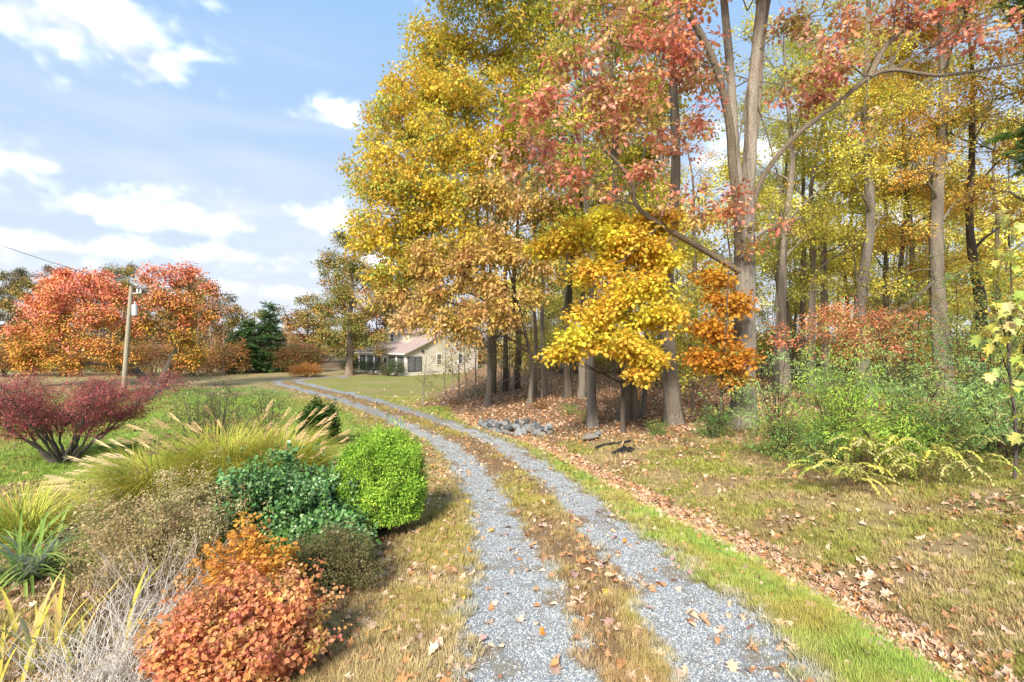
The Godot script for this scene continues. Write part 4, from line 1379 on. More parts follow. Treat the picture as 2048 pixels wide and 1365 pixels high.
	for i in 14:
		spots.append([lerpf(-108, -60, i / 13.0) + rf(-1, 1), rf(86, 104), rf(10, 14), [2, 0, 2, 1, 2][i % 5]])
	for i in 9:
		spots.append([lerpf(-140, -90, i / 8.0) + rf(-1, 1), rf(112, 130), rf(13, 17), [2, 2, 0][i % 3]])
	for q in spots:
		var sd := {"leaves": S.far, "pal": kinds[q[3]][0], "dens": 4.5 if q[3] != 2 else 2.6, "scale": 1.2, "bark": M.bark_grey if q[3] == 2 else M.bark_brown, "limb": 0.5, "rise": 0.6, "low": 0.1, "gap": -0.2, "merged": true, "twig_r": 0.02}
		tree("treeline_tree", kinds[q[3]][1], "trees in the far tree line", q[0], -q[1], q[2], 0.2, q[2] * 0.06, q[2] * 0.30, sd, Vector3.ZERO, 11, 5)
	for i in 7:
		shrub("field_shrub", "low dark green shrub at the far edge of the field", "shrub", "shrubs at the field's far edge", lerpf(-74, -52, i / 6.0), -66.0 + rf(-3, 3), Vector3(2.4, 2.2, 2.0), 110, sp.call([L(80, 110, 70, 0.42), L(96, 120, 76, 0.44), L(120, 126, 70, 0.45)], 0.9))
	for i in 6:
		shrub("field_shrub", "tawny leafless brush at the field's edge near the cedars", "shrub", "brush beside the cedars", -38.0 + i * 2.2, -64.0 + rf(-2, 2), Vector3(1.7, rf(2, 4.4), 1.4), 90, sp.call([L(190, 120, 90, 0.5), L(170, 130, 96, 0.48), L(150, 120, 80, 0.46)], 0.8, 0.8))
	for i in 12:
		shrub("field_brush", "russet and amber brush growing behind the red maples", "shrub", "brush behind the red maples", lerpf(-58, -33, i / 11.0), -57.0 + rf(-3, 3), Vector3(2.2, rf(2.4, 4.0), 1.8), 150, sp.call([L(206, 130, 80, 0.55), L(214, 150, 76, 0.55), L(160, 140, 80, 0.5), L(190, 110, 90, 0.52)], 0.9))
	for i in 40:
		var d := rf(44, 66)
		var x := lerpf(-0.02, 1.05, (i + rng.randf()) / 40.0) * d
		shrub("woodland_bush", "leafy amber and olive bush on the floor of the far woods", "shrub", "bushes on the floor of the far woods", x, -d, Vector3(2.6, rf(2.4, 5.0), 2.0), 90, {"leaves": S.far, "pal": [L(200, 170, 70, 0.6), L(170, 166, 76, 0.56), L(212, 150, 76, 0.6), L(150, 150, 80, 0.54)], "scale": 0.9, "bark": M.twig_brown, "fill": 0.6, "stems": 4, "stem_r": 0.03, "gap": -0.4, "spread": 0.45})
	# bare grey poplar stems beside the red maple
	for i in 3:
		var sd := {"leaves": S.far, "pal": bare, "dens": 0.5, "scale": 0.7, "bark": M.bark_pale, "limb": 0.5, "rise": 0.9, "low": 0.3, "gap": 0.0, "merged": true, "twig_r": 0.015}
		tree("bare_tree", "bare pale-stemmed tree standing between the orange maple and the cedars", "bare trees by the maple", -35.5 + i * 0.9, -56.5 - i, 8.5, 0.11, 3.0, 1.3, sd, Vector3.ZERO, 8, 6)

# ------------------------------------------------------------------ the garden
func blade_mesh(length: float, width: float, seg: int, bow: float, m: Material) -> ArrayMesh:
	# a strap leaf rising along +y and bowing towards +z, folded along its middle
	var mb := MB.new()
	var prev: Array[Vector3] = []
	for i in seg + 1:
		var t := float(i) / seg
		var c := Vector3(0, length * (t - bow * 0.45 * t * t * t), length * bow * t * t)
		var wd := width * 0.5 * (0.75 + 0.5 * t) * (1.0 - pow(t, 3.0))
		var cur: Array[Vector3] = [c + Vector3(-wd, wd * 0.35, 0), c, c + Vector3(wd, wd * 0.35, 0)]
		if i > 0:
			for k in 2:
				mb.quad(prev[k], cur[k], cur[k + 1], prev[k + 1], Color(1, 1, 1).lerp(Color(1.15, 1.05, 0.8), t))
		prev = cur
	return leaf_mesh(mb, m)

func plume_mesh(length: float, stalk: float) -> ArrayMesh:
	var mb := MB.new()
	var path := PackedVector3Array()
	for i in 9:
		var t := i / 8.0
		path.append(Vector3(0, stalk * (t - 0.12 * t * t), stalk * 0.28 * t * t))
	mb.tube(path, taper(0.004, 0.002, 9), 3, Color(0.75, 0.8, 0.4))
	var tip := path[8]
	var dir := (path[8] - path[7]).normalized()
	for i in 30:
		var t := rng.randf()
		var o := tip + dir * length * (t - 0.25) * 0.8
		var q := (dir * 1.2 + rdir() * 0.35 + Vector3(0, -0.05, 0.35)).normalized()
		var e := o + q * length * rf(0.35, 0.6)
		var side := q.cross(Vector3.RIGHT).normalized() * 0.0032
		mb.quad(o - side, o + side, e + side * 0.3 + Vector3(0, -0.02, 0), e - side * 0.3 + Vector3(0, -0.02, 0), Color(1, 1, 1))
	return leaf_mesh(mb, M.blade)

func grass_clump(label: String, x: float, z: float, size: float, count: int, plumes: int, lean: Vector3, pal: Array, plume_col: Color) -> void:
	var o := thing("silver_grass", P(x, z), label, "ornamental grass", "clumps of silver grass in the garden bed")
	var lists := [Copies.new(), Copies.new()]
	for i in count:
		var a := rf(0, TAU)
		var r := sqrt(rng.randf()) * 0.45 * size
		var b := Basis(Vector3.UP, PI / 2 - a + rf(-0.6, 0.6)) * Basis(Vector3.RIGHT, rf(-0.05, 0.55) * (0.35 + r / size))
		var s := size * rf(0.6, 1.1)
		lists[i % 2].put(Transform3D(b.scaled(Vector3(1.0, s, s)), Vector3(cos(a) * r, -0.03, sin(a) * r) + lean * 0.0), tone(pal, Vector3(x + r * cos(a) * 3, 0, z + r * sin(a) * 3), 0.5))
	for k in 2:
		o.add_child(lists[k].node("foliage", S.blades[k]), true)
	var pm := StandardMaterial3D.new()
	pm.resource_name = "plume"
	pm.albedo_color = plume_col.linear_to_srgb()
	pm.vertex_color_use_as_albedo = true
	pm.roughness = 0.8
	pm.backlight_enabled = true
	pm.backlight = Color(0.6, 0.6, 0.6)
	for i in plumes:
		var a := rf(0, TAU)
		var r := sqrt(rng.randf()) * 0.4 * size
		var t := Vector3(cos(a), 0, sin(a)) * 0.5 * r + lean
		var tilt := Basis(Quaternion(Vector3.UP, (Vector3.UP + t * rf(0.5, 1.3) + rdir() * 0.15).normalized()))
		var s := size * rf(0.85, 1.2)
		var pl := part(o, "plume", S.plumes[i % 3], Transform3D(tilt * Basis(Vector3.UP, atan2(t.x, t.z) + rf(-0.3, 0.3)).scaled(Vector3(s, s, s)), Vector3(cos(a) * r, -0.02, sin(a) * r)))
		pl.material_override = pm

func make_garden() -> void:
	S.blades = [blade_mesh(1.35, 0.014, 6, 0.55, M.blade), blade_mesh(1.2, 0.013, 6, 0.85, M.blade)]
	S.plumes = [plume_mesh(0.20, 1.2), plume_mesh(0.17, 1.05), plume_mesh(0.23, 1.3)]
	# bright globe arborvitae
	var lime := [L(124, 170, 36, 0.5), L(150, 194, 44, 0.56), L(186, 212, 66, 0.62), L(96, 140, 36, 0.4)]
	shrub("globe_arborvitae", "bright lime-green egg-shaped arborvitae at the edge of the drive", "shrub", "", -2.30, -8.8, Vector3(0.72, 1.66, 0.72), 4200, {"leaves": S.arb, "pal": lime, "bark": M.twig_brown, "fill": 0.16, "stems": 6, "stem_r": 0.02, "lift": 0.5, "bump": 0.12, "gap": -0.9, "spread": 0.4, "scale": 1.0, "shoots": 0.03})
	# holly
	var hol := [L(84, 128, 66, 0.54), L(106, 148, 86, 0.58), L(66, 108, 54, 0.48), L(130, 164, 104, 0.6), L(96, 146, 60, 0.54)]
	shrub("holly_shrub", "broad dark green holly with small glossy leaves beside the arborvitae", "shrub", "", -3.68, -8.2, Vector3(1.0, 1.24, 0.9), 2000, {"leaves": S.holly, "pal": hol, "bark": M.twig_brown, "fill": 0.25, "stems": 9, "stem_r": 0.015, "bump": 0.34, "gap": -0.5, "lift": 0.2})
	shrub("holly_shrub", "low lobe of dark green holly next to the brown spirea", "shrub", "", -2.75, -7.3, Vector3(0.6, 0.72, 0.5), 600, {"leaves": S.holly, "pal": hol, "bark": M.twig_brown, "fill": 0.25, "stems": 6, "stem_r": 0.012, "bump": 0.2, "gap": -0.75, "lift": 0.2})
	# orange spirea
	var orr := [L(226, 134, 102, 0.68), L(234, 156, 96, 0.7), L(218, 122, 108, 0.68), L(232, 174, 90, 0.7), L(214, 146, 124, 0.68), L(206, 170, 84, 0.62)]
	shrub("orange_spirea", "low orange and coral leaved spirea at the corner of the bed", "shrub", "", -2.45, -4.55, Vector3(0.64, 0.74, 0.58), 2100, {"leaves": S.small_round, "pal": orr, "bark": M.twig_brown, "fill": 0.35, "stems": 22, "stem_r": 0.006, "bump": 0.3, "gap": -0.35, "scale": 0.68, "lift": 0.1})
	shrub("orange_spirea", "upright golden-orange spirea shoots rising behind the coral shrub", "shrub", "", -2.95, -5.55, Vector3(0.5, 1.05, 0.4), 420, {"leaves": S.small_round, "pal": [L(236, 176, 50, 0.6), L(232, 156, 56, 0.6), L(226, 140, 70, 0.58)], "bark": M.twig_brown, "fill": 0.5, "stems": 9, "stem_r": 0.006, "bump": 0.2, "gap": -0.4, "scale": 0.75})
	# brown spireas gone to seed
	var brn := [L(196, 160, 120, 0.7), L(214, 186, 146, 0.74), L(166, 136, 100, 0.64), L(160, 156, 86, 0.6), L(226, 200, 160, 0.76)]
	shrub("seeded_spirea", "wide brown spirea covered in dry seed heads", "shrub", "", -4.75, -6.9, Vector3(1.05, 1.3, 0.9), 2100, {"leaves": S.tiny, "pal": brn, "bark": M.twig_brown, "fill": 0.5, "stems": 60, "stem_r": 0.005, "bump": 0.32, "gap": -0.3, "scale": 0.8})
	shrub("seeded_spirea", "small brown-green spirea in front of the holly", "shrub", "", -2.25, -6.3, Vector3(0.55, 0.85, 0.5), 800, {"leaves": S.tiny, "pal": [L(150, 126, 90, 0.48), L(130, 130, 76, 0.46), L(176, 150, 110, 0.5)], "bark": M.twig_brown, "fill": 0.6, "stems": 26, "stem_r": 0.004, "bump": 0.2, "gap": -0.4, "scale": 0.7})
	# clipped ball on the lawn
	shrub("boxwood_ball", "round green clipped bush standing alone on the lawn", "shrub", "", -6.66, -17.2, Vector3(0.62, 1.42, 0.6), 900, {"leaves": S.small_round, "pal": [L(70, 110, 40, 0.44), L(96, 130, 50, 0.46), L(56, 92, 40, 0.4)], "bark": M.twig_brown, "fill": 0.35, "stems": 6, "stem_r": 0.02, "gap": -0.7, "bump": 0.12, "scale": 1.0})
	# silver grasses
	var gp := [L(180, 190, 70, 0.6), L(216, 204, 80, 0.64), L(150, 174, 70, 0.56), L(206, 170, 80, 0.6), L(226, 208, 120, 0.66)]
	var pc := L(214, 176, 134, 0.75)
	grass_clump("yellow-green silver grass with upright brown plumes beside the holly", -5.6, -12.0, 1.4, 2200, 44, Vector3(0.35, 0, 0.1), gp, pc)
	grass_clump("large middle clump of silver grass with fawn plumes leaning both ways", -6.9, -12.0, 1.5, 2600, 50, Vector3(-0.1, 0, 0.2), gp, pc)
	grass_clump("silver grass whose pale feathery plumes lean over the lawn", -7.8, -11.0, 1.3, 2200, 44, Vector3(-0.8, 0, 0.3), gp, L(226, 196, 160, 0.75))
	grass_clump("silver grass with tan plumes hanging over the sword-leaved clump", -8.7, -8.9, 1.0, 1000, 36, Vector3(-0.4, 0, 0.9), gp, L(222, 188, 150, 0.72))
	# sword-leaved clump
	var sw := thing("yucca", P(-7.0, -7.3), "clump of long dark green sword leaves in the garden bed", "yucca")
	var swm := blade_mesh(1.35, 0.042, 8, 0.6, M.blade)
	for i in 170:
		var a := rf(0, TAU)
		var m := part(sw, "leaf", swm, Transform3D((Basis(Vector3.UP, a) * Basis(Vector3.RIGHT, rf(0.1, 1.15))).scaled(Vector3.ONE * rf(0.7, 1.1)), Vector3(cos(a) * rf(-0.3, 0.3), 0.02, sin(a) * rf(-0.3, 0.3))))
		m.material_override = M["sword_%d" % (i % 3)]
	# fading iris leaves
	for q in [[-4.75, -4.75, "iris clump of broad fading yellow strap leaves at the bed's edge"], [-4.1, -4.95, "thin iris clump of yellow-green leaves tangled with grey twigs"]]:
		var ir := thing("iris", P(q[0], q[1]), q[2], "iris")
		var im := blade_mesh(0.95, 0.045, 7, 0.3, M.blade)
		for i in (34 if q[0] < -4.5 else 16):
			var a := rf(0, TAU)
			var m := part(ir, "leaf", im, Transform3D((Basis(Vector3.UP, a) * Basis(Vector3.RIGHT, rf(0.0, 0.55))).scaled(Vector3.ONE * rf(0.6, 1.1)), Vector3(rf(-0.3, 0.3), -0.02, rf(-0.25, 0.25))))
			m.material_override = M["iris_%d" % (i % 3)]
	# grey bramble of dead stems
	for q in [[-3.75, -5.35, 0.55, 150, "tangle of dead grey stems in front of the brown spirea", "twig_pale"], [-3.5, -4.35, 0.45, 150, "low tangle of whitish bleached stems at the bed's front", "twig_white"], [-4.6, -5.9, 0.4, 90, "dark thorny rose stems with a few red leaves", "twig_brown"]]:
		var br := thing("dead_stems", P(q[0], q[1]), q[4], "dead stems")
		for g in 6:
			var mb := MB.new()
			for i in int(q[3]) / 6:
				var a := rf(0, TAU)
				var e := Vector3(cos(a) * rf(0.1, 0.75), rf(0.35, 1.0) * q[2] * 1.9, sin(a) * rf(0.1, 0.6))
				var s := Vector3(rf(-0.4, 0.4), -0.03, rf(-0.3, 0.3))
				mb.tube(bent(s, s.lerp(s + e, 0.5) + Vector3(0, 0.15, 0) + rdir() * 0.12, s + e, 5, 0.015), taper(0.005, 0.0018, 6), 3)
				for k in 3:
					var f := s + e * rf(0.4, 1.0)
					mb.tube(PackedVector3Array([f, f + (rdir() + Vector3(0, 0.4, 0)) * rf(0.08, 0.22)]), PackedFloat32Array([0.0025, 0.001]), 3)
			part(br, "stem", mb.mesh(M[q[5]]))
	# sparse tall shrubs behind the grasses
	var dk := [L(110, 96, 76, 0.42), L(116, 112, 80, 0.42), L(140, 104, 84, 0.44), L(96, 100, 74, 0.4)]
	for q in [[-8.75, -13.9, 2.5, 0.9, "tall thinly leaved shrub with dark stems behind the silver grass"], [-7.6, -13.6, 2.0, 0.8, "thin bronze-leaved shrub rising from the silver grass"], [-9.6, -16.4, 2.7, 0.8, "slender dark shrub standing on the lawn behind the bed"], [-7.9, -16.2, 2.1, 0.7, "wispy half-bare shrub near the clipped ball"]]:
		shrub("sparse_shrub", q[4], "shrub", "sparse shrubs behind the silver grass", q[0], q[1], Vector3(q[3], q[2], q[3]), 300, {"leaves": S.lance, "pal": dk, "bark": M.bark_dark, "fill": 0.8, "stems": 11, "stem_r": 0.011, "gap": -0.2, "scale": 0.6, "bump": 0.25})
	# spreading red Japanese maple on grey crooked stems
	var o := thing("japanese_maple", P(-13.1, -14.6), "spreading dwarf maple with wine-red leaves on crooked grey stems", "tree")
	var wine := [L(176, 76, 88, 0.66), L(196, 98, 104, 0.7), L(156, 66, 76, 0.6), L(212, 122, 116, 0.72), L(150, 96, 84, 0.58)]
	var lists := [Copies.new(), Copies.new(), Copies.new()]
	for i in 20:
		var a := TAU * i / 20.0 + rf(-0.2, 0.2)
		var reach := rf(0.6, 2.5)
		var mb := MB.new()
		var e := Vector3(cos(a) * reach * 1.15, rf(1.6, 2.0), sin(a) * reach * 0.8)
		var path := bent(Vector3(cos(a) * 0.12, -0.08, sin(a) * 0.12), Vector3(e.x * 0.55, e.y * rf(0.45, 0.7), e.z * 0.55), e, 9, 0.05)
		mb.tube(path, taper(0.042, 0.014, 10, 0.5), 8)
		for k in 9:
			var f := path[4 + rng.randi() % 6]
			var q := f + Vector3(e.x * 0.25 + rf(-0.5, 0.5), rf(0.15, 0.65), e.z * 0.25 + rf(-0.5, 0.5))
			var tw := bent(f, f.lerp(q, 0.5) + rdir() * 0.1, q, 4, 0.03)
			mb.tube(tw, taper(0.016, 0.004, 5), 4)
			for j in 9:
				var c := tw[1 + rng.randi() % 4] + Vector3(rf(-0.45, 0.45), rf(-0.08, 0.3), rf(-0.45, 0.45))
				mb.tube(PackedVector3Array([tw[3], c]), PackedFloat32Array([0.004, 0.002]), 3)
				var s := rf(0.7, 1.25)
				lists[rng.randi() % 3].put(Transform3D((Basis(Vector3.UP, rf(0, TAU)) * Basis(Vector3.RIGHT, rf(-0.3, 0.3))).scaled(Vector3(s, s, s)), c), tone(wine, c * 2.0 + o.position, 0.35))
		part(o, "stem", mb.mesh(M.twig_grey))
	for k in 3:
		o.add_child(lists[k].node("crown", S.japan[k]), true)

# ------------------------------------------------------------------ the bank on the right of the drive
func make_bank() -> void:
	# rubble of grey stones
	var shapes := []
	for k in 6:
		var mb := MB.new()
		var base := SphereMesh.new()
		base.radius = 0.5
		base.height = 1.0
		base.radial_segments = 9
		base.rings = 5
		var arr := base.get_mesh_arrays()
		var vs: PackedVector3Array = arr[Mesh.ARRAY_VERTEX]
		for i in vs.size():
			var q := vs[i]
			q *= 1.0 + 0.55 * nf.get_noise_3dv(q * 22.0 + Vector3(k * 60.0, 0, 0))
			for c in 9:   # chop flat faces
				var nn := Vector3(sin(k * 3.1 + c * 2.0), cos(k * 1.7 + c * 1.3), sin(k * 0.7 + c * 4.1)).normalized()
				var over := q.dot(nn) - 0.29
				if over > 0:
					q -= nn * over
			vs[i] = q
		var ix: PackedInt32Array = arr[Mesh.ARRAY_INDEX]
		for i in range(0, ix.size(), 3):
			mb.tri(vs[ix[i]], vs[ix[i + 1]], vs[ix[i + 2]])
		shapes.append(mb.mesh(M.stone))
	S.stones = shapes
	var mats := []
	for c in [Color(0.26, 0.285, 0.30), Color(0.36, 0.38, 0.39), Color(0.15, 0.16, 0.17), Color(0.32, 0.30, 0.265)]:
		var m: StandardMaterial3D = M.stone.duplicate()
		m.albedo_color = c.linear_to_srgb()
		mats.append(m)
	for i in 160:
		var t := rng.randf()
		var u := rf(-1, 1)
		var x := lerpf(-1.25, 1.25, t) + u * 0.30
		var z := lerpf(-21.6, -18.9, t) + u * 0.95
		var s := rf(0.15, 0.40)
		var at := GP(x, z) + Vector3(0, s * 0.15 + 0.30 * maxf(0.0, 1.0 - u * u) * rng.randf(), 0)
		var o := part(self, numbered("stone"), shapes[i % 6], Transform3D(Basis.from_euler(Vector3(rf(0, TAU), rf(0, TAU), rf(0, TAU))).scaled(Vector3(s * rf(0.8, 1.2), s * rf(0.7, 1.0), s * rf(0.7, 1.1))), at))
		o.material_override = mats[rng.randi() % 4]
		tag(o, "grey-blue rubble stone in the heap between drive and trees", "stone", "stones in the rubble heap")
	# slab, black plastic
	var o := thing("stone_slab", GP(2.6, -16.5), "pale broken slab lying on the leaves below the slim trunk", "stone")
	part(o, "slab", shapes[1], Transform3D(Basis.from_euler(Vector3(0.3, 0.6, 0.35)).scaled(Vector3(0.85, 0.22, 0.4)), Vector3(0, 0.12, 0))).material_override = mats[3]
	part(o, "slab", shapes[3], Transform3D(Basis.from_euler(Vector3(0.1, 0.9, 0.5)).scaled(Vector3(0.35, 0.2, 0.3)), Vector3(0.32, 0.18, -0.35))).material_override = mats[0]
	var h := thing("black_hose", GP(2.9, -15.4), "short black plastic pipe half buried in fallen leaves", "hose")
	var mb := MB.new()
	var hp := []
	for q in [[-0.35, 0.12], [0.0, -0.05], [0.35, 0.1], [0.75, 0.0]]:
		hp.append(Vector3(q[0], 0.05 + GP(2.9 + q[0], -15.4 + q[1]).y - h.position.y, q[1]))
	mb.tube(smooth_path(hp, 6), taper(0.045, 0.04, 19), 8)
	part(h, "pipe", mb.mesh(M.black_plastic))
	var bag := thing("black_sheet", GP(3.25, -14.5), "crumpled piece of black plastic sheet on the bank", "plastic sheet")
	mb = MB.new()
	for i in 14:
		for j in 10:
			var q := []
			for e in [[0, 0], [0, 1], [1, 1], [1, 0]]:
				var x: float = (i + e[0] - 7) * 0.05
				var z: float = (j + e[1] - 5) * 0.05
				var r := clampf(1.0 - Vector2(x / 0.36, z / 0.26).length() , 0.0, 1.0)
				q.append(Vector3(x, GP(3.25 + x, -14.5 + z).y - bag.position.y + 0.01 + r * (0.12 + 0.2 * absf(nf.get_noise_2d(x * 140.0, z * 140.0))), z))
			if Vector2((i - 6.5) / 7.2, (j - 4.5) / 5.2).length() < 1.0:
				mb.quad(q[3], q[2], q[1], q[0])
	part(bag, "sheet", mb.mesh(M.black_plastic))
	# thicket
	var silver := [L(156, 186, 120, 0.66), L(172, 198, 136, 0.68), L(140, 174, 96, 0.62), L(184, 202, 110, 0.68), L(204, 202, 96, 0.68)]
	var fresh := [L(166, 202, 66, 0.62), L(190, 212, 76, 0.64), L(140, 182, 70, 0.58), L(214, 208, 84, 0.64)]
	var deep := [L(106, 150, 86, 0.54), L(130, 168, 96, 0.56), L(150, 176, 90, 0.58), L(190, 170, 76, 0.6)]
	var th := [
		[7.0, -13.2, 1.3, 2.6, silver, "silvery green thicket shrub against the oak's foot", 230],
		[7.7, -11.9, 1.2, 1.9, fresh, "fresh yellow-green shrub in the thicket's front", 420],
		[8.9, -13.4, 1.5, 2.5, silver, "grey-green arching shrub in the middle of the thicket", 420],
		[10.4, -13.0, 1.6, 2.3, silver, "wide silvery shrub with flat sprays in the thicket", 460],
		[11.6, -12.4, 1.5, 2.9, deep, "deep green shrub at the thicket's far end", 420],
		[13.6, -14.4, 1.8, 4.2, deep, "tall deep green shrub behind the sapling with big leaves", 460],
		[12.6, -16.6, 1.8, 4.6, [L(120, 140, 60, 0.44), L(190, 150, 60, 0.5), L(90, 130, 70, 0.42)], "tall green and amber shrub below the thick grey trunk", 420],
		[10.4, -10.8, 1.4, 1.7, silver, "low blue-green shrub below the sapling with big leaves", 380],
		[6.3, -11.6, 0.8, 1.1, deep, "small green shrub at the thicket's lower corner", 220],
		[8.8, -10.6, 1.0, 1.3, deep, "small shrub hidden between the yellow fronds", 220],
		[7.7, -10.3, 1.0, 1.2, fresh, "low lime-tinged shrub just above the yellow fronds", 260],
		[9.7, -9.7, 1.2, 1.5, silver, "low silver-green shrub beside the sapling with big leaves", 300],
		[11.2, -10.0, 1.3, 2.0, deep, "leafy green shrub under the sapling with big leaves", 320],
		[6.5, -10.4, 0.7, 0.7, deep, "knee-high green shrub on the open bank", 160],
		[5.9, -14.6, 0.7, 0.9, deep, "low weedy shrub in front of the oak", 130]]
	for q in th:
		shrub("thicket_shrub", q[5], "shrub", "shrubs in the thicket", q[0], q[1], Vector3(q[2], q[3], q[2] * 0.85), q[6], {"leaves": S.lance, "pal": q[4], "bark": M.twig_brown, "fill": 0.65, "stems": 16, "stem_r": 0.010, "gap": -0.16, "scale": 0.9, "bump": 0.4, "lift": 0.0, "spread": 0.4})
	# low weeds along the thicket's foot
	var wl := [Copies.new(), Copies.new(), Copies.new()]
	var wp := [L(120, 150, 70, 0.56), L(150, 170, 76, 0.6), L(190, 180, 90, 0.62), L(176, 130, 90, 0.6), L(110, 140, 80, 0.54)]
	for i in 2600:
		var d := rf(6.8, 15.5)
		var x := ditch(d) + 2.1 + pow(rng.randf(), 0.8) * 7.5
		if nf.get_noise_2d(x * 9.0, d * 9.0) < 0.30 - (x - ditch(d) - 2.0) * 0.16:
			continue
		var sc := rf(0.35, 0.95)
		wl[i % 3].put(Transform3D((Basis(Vector3.UP, rf(0, TAU)) * Basis(Vector3.RIGHT, rf(-0.3, 0.3))).scaled(Vector3(sc, sc, sc)), GP(x, -d) + Vector3(0, rf(0.02, 0.16), 0)), tone(wp, Vector3(x * 3.0, 0, d * 3.0), 0.45))
	for k in 3:
		var wn: MultiMeshInstance3D = wl[k].node(numbered("ground_cover"), S.lance[k])
		add_child(wn)
		tag(wn, "low green and yellow weeds covering the bank at the thicket's foot", "ground cover", "weeds on the bank")
	# small plants in the leaf litter
	for q in [[2.45, -21.0, 0.45, 0.55, "little green bush in the leaves behind the rubble"], [2.9, -19.2, 0.35, 0.5, "small green seedling bush left of the slim trunk"], [4.6, -15.9, 0.35, 0.45, "small green weed between the slab and the straight trunk"], [1.3, -23.5, 0.5, 0.35, "low brown weed in the leaves behind the rubble"], [-3.2, -29.5, 0.6, 0.5, "russet weed patch at the lawn's edge"], [-2.2, -31.8, 0.9, 1.1, "yellow-green bush at the corner of the lawn"]]:
		shrub("woodland_weed", q[4], "plant", "", q[0], q[1], Vector3(q[2], q[3], q[2]), 60, {"leaves": S.lance, "pal": deep if q[4].find("green") >= 0 else [L(150, 110, 60, 0.48), L(180, 130, 70, 0.5)], "bark": M.twig_brown, "fill": 0.8, "stems": 6, "stem_r": 0.005, "gap": -0.6, "scale": 0.7})
	# thin leafless saplings on the lawn's edge
	for q in [[-5.4, -30.5, 3.4], [-4.7, -35.0, 4.2], [-3.4, -37.0, 4.6], [-0.6, -27.6, 4.5], [0.1, -27.2, 4.0], [1.6, -26.8, 3.6]]:
		tree("bare_sapling", "thin half-bare sapling with low bare twigs at the lawn's edge", "bare saplings at the lawn's edge", q[0], q[1], q[2], 0.05, 1.3, 1.5, {"leaves": S.oval, "pal": [L(190, 160, 90, 0.52), L(150, 140, 70, 0.48)], "dens": 1.3, "scale": 0.7, "bark": M.bark_grey, "limb": 0.6, "rise": 0.3, "low": 0.3, "gap": 0.0}, Vector3(rf(-0.3, 0.3), 0, 0), 8, 7)
	# yellow arching fronds
	var pale := [L(226, 210, 110, 0.6), L(214, 204, 76, 0.58), L(236, 216, 150, 0.62), L(190, 196, 70, 0.54)]
	for q in [[7.3, -8.7, 1.05, "arching yellow fronds on the bank below the sapling with big leaves"], [5.95, -8.9, 0.75, "pale straw-yellow fronds at the thicket's lower edge"], [6.9, -9.6, 1.0, "lime-yellow fronds rising behind the pale ones"]]:
		var f := thing("yellow_frond_plant", P(q[0], q[1]), q[3], "plant", "")
		for i in 30:
			var a := rf(0, TAU)
			var e := Vector3(cos(a) * rf(0.4, 1.0), rf(0.1, 0.8) * q[2], sin(a) * rf(0.3, 0.8))
			var s := Vector3(rf(-0.3, 0.3), -0.02, rf(-0.3, 0.3))
			var path := bent(s, s + e * 0.5 + Vector3(0, q[2] * 0.75, 0), s + e, 9, 0.015)
			var lb := MB.new()
			var tc: Color = tone(pale, f.position + e * 4.0, 0.5)
			for k in 30:
				var t := 2.5 + 6.4 * k / 29.0
				var c := path[int(t)].lerp(path[mini(int(t) + 1, 9)], t - int(t))
				var dr := (path[mini(int(t) + 1, 9)] - path[int(t)]).normalized()
				var sd := dr.cross(Vector3.UP).normalized() * (1.0 if k % 2 == 0 else -1.0)
				var bb := rf(0.8, 1.2)
				leaf(lb, "oval", c, (sd + dr * 0.6 + Vector3(0, -0.3, 0)).normalized(), Vector3.UP, rf(0.05, 0.085), Color(tc.r * bb, tc.g * bb, tc.b * bb), 0.2)
			lb.tube(path, taper(0.006, 0.002, 10), 3, Color(0.2, 0.14, 0.08))
			part(f, "frond", leaf_mesh(lb, M.leaf))
	# sapling with big leaves
	var s := thing("sweetgum_sapling", P(8.55, -8.5), "thin sapling with large pale green and yellow lobed leaves", "sapling")
	mb = MB.new()
	var st := smooth_path([Vector3(0, -0.1, 0), Vector3(-0.08, 1.0, 0.1), Vector3(-0.3, 2.0, 0.2), Vector3(-0.35, 3.0, 0.3), Vector3(-0.45, 4.3, 0.35)], 5)
	mb.tube(st, taper(0.028, 0.006, st.size()), 7)
	part(s, "stem", mb.mesh(M.twig_grey))
	var big := [L(226, 214, 120, 0.6), L(180, 206, 90, 0.56), L(232, 204, 90, 0.6), L(222, 190, 140, 0.6), L(200, 220, 130, 0.58)]
	var br := []
	for q in [[-0.5, 3.9, 0.4, 6], [-0.7, 3.2, 0.6, 7], [-1.1, 2.5, 0.7, 7], [-0.2, 3.0, 0.5, 6], [-0.1, 2.3, 0.6, 7], [-0.75, 1.9, 0.5, 6], [-1.2, 3.0, 0.9, 5], [0.15, 1.5, 0.4, 5], [-0.45, 4.4, 0.35, 6], [-0.4, 1.3, 0.5, 4]]:
		var c := Vector3(q[0], q[1], q[2])
		var f := st[clampi(int((q[1] - 0.5) / 4.4 * st.size()), 2, st.size() - 1)]
		var tb := MB.new()
		tb.tube(bent(f, f.lerp(c, 0.5) + Vector3(0, 0.1, 0), c, 4, 0.02), taper(0.011, 0.004, 5), 4)
		part(s, "branch", tb.mesh(M.twig_brown))
		for k in int(q[3]) * 2:
			var lb := MB.new()
			var at := f.lerp(c, rf(0.55, 1.05)) + rdir() * 0.16
			leaf(lb, "maple", at, (rdir() + Vector3(-0.2, -0.4, 0.3)).normalized(), (Vector3.UP + rdir() * 0.6).normalized(), rf(0.13, 0.24), tone(big, at * 6.0, 0.6), rf(0.1, 0.4))
			part(s, "leaf", leaf_mesh(lb, M.leaf))

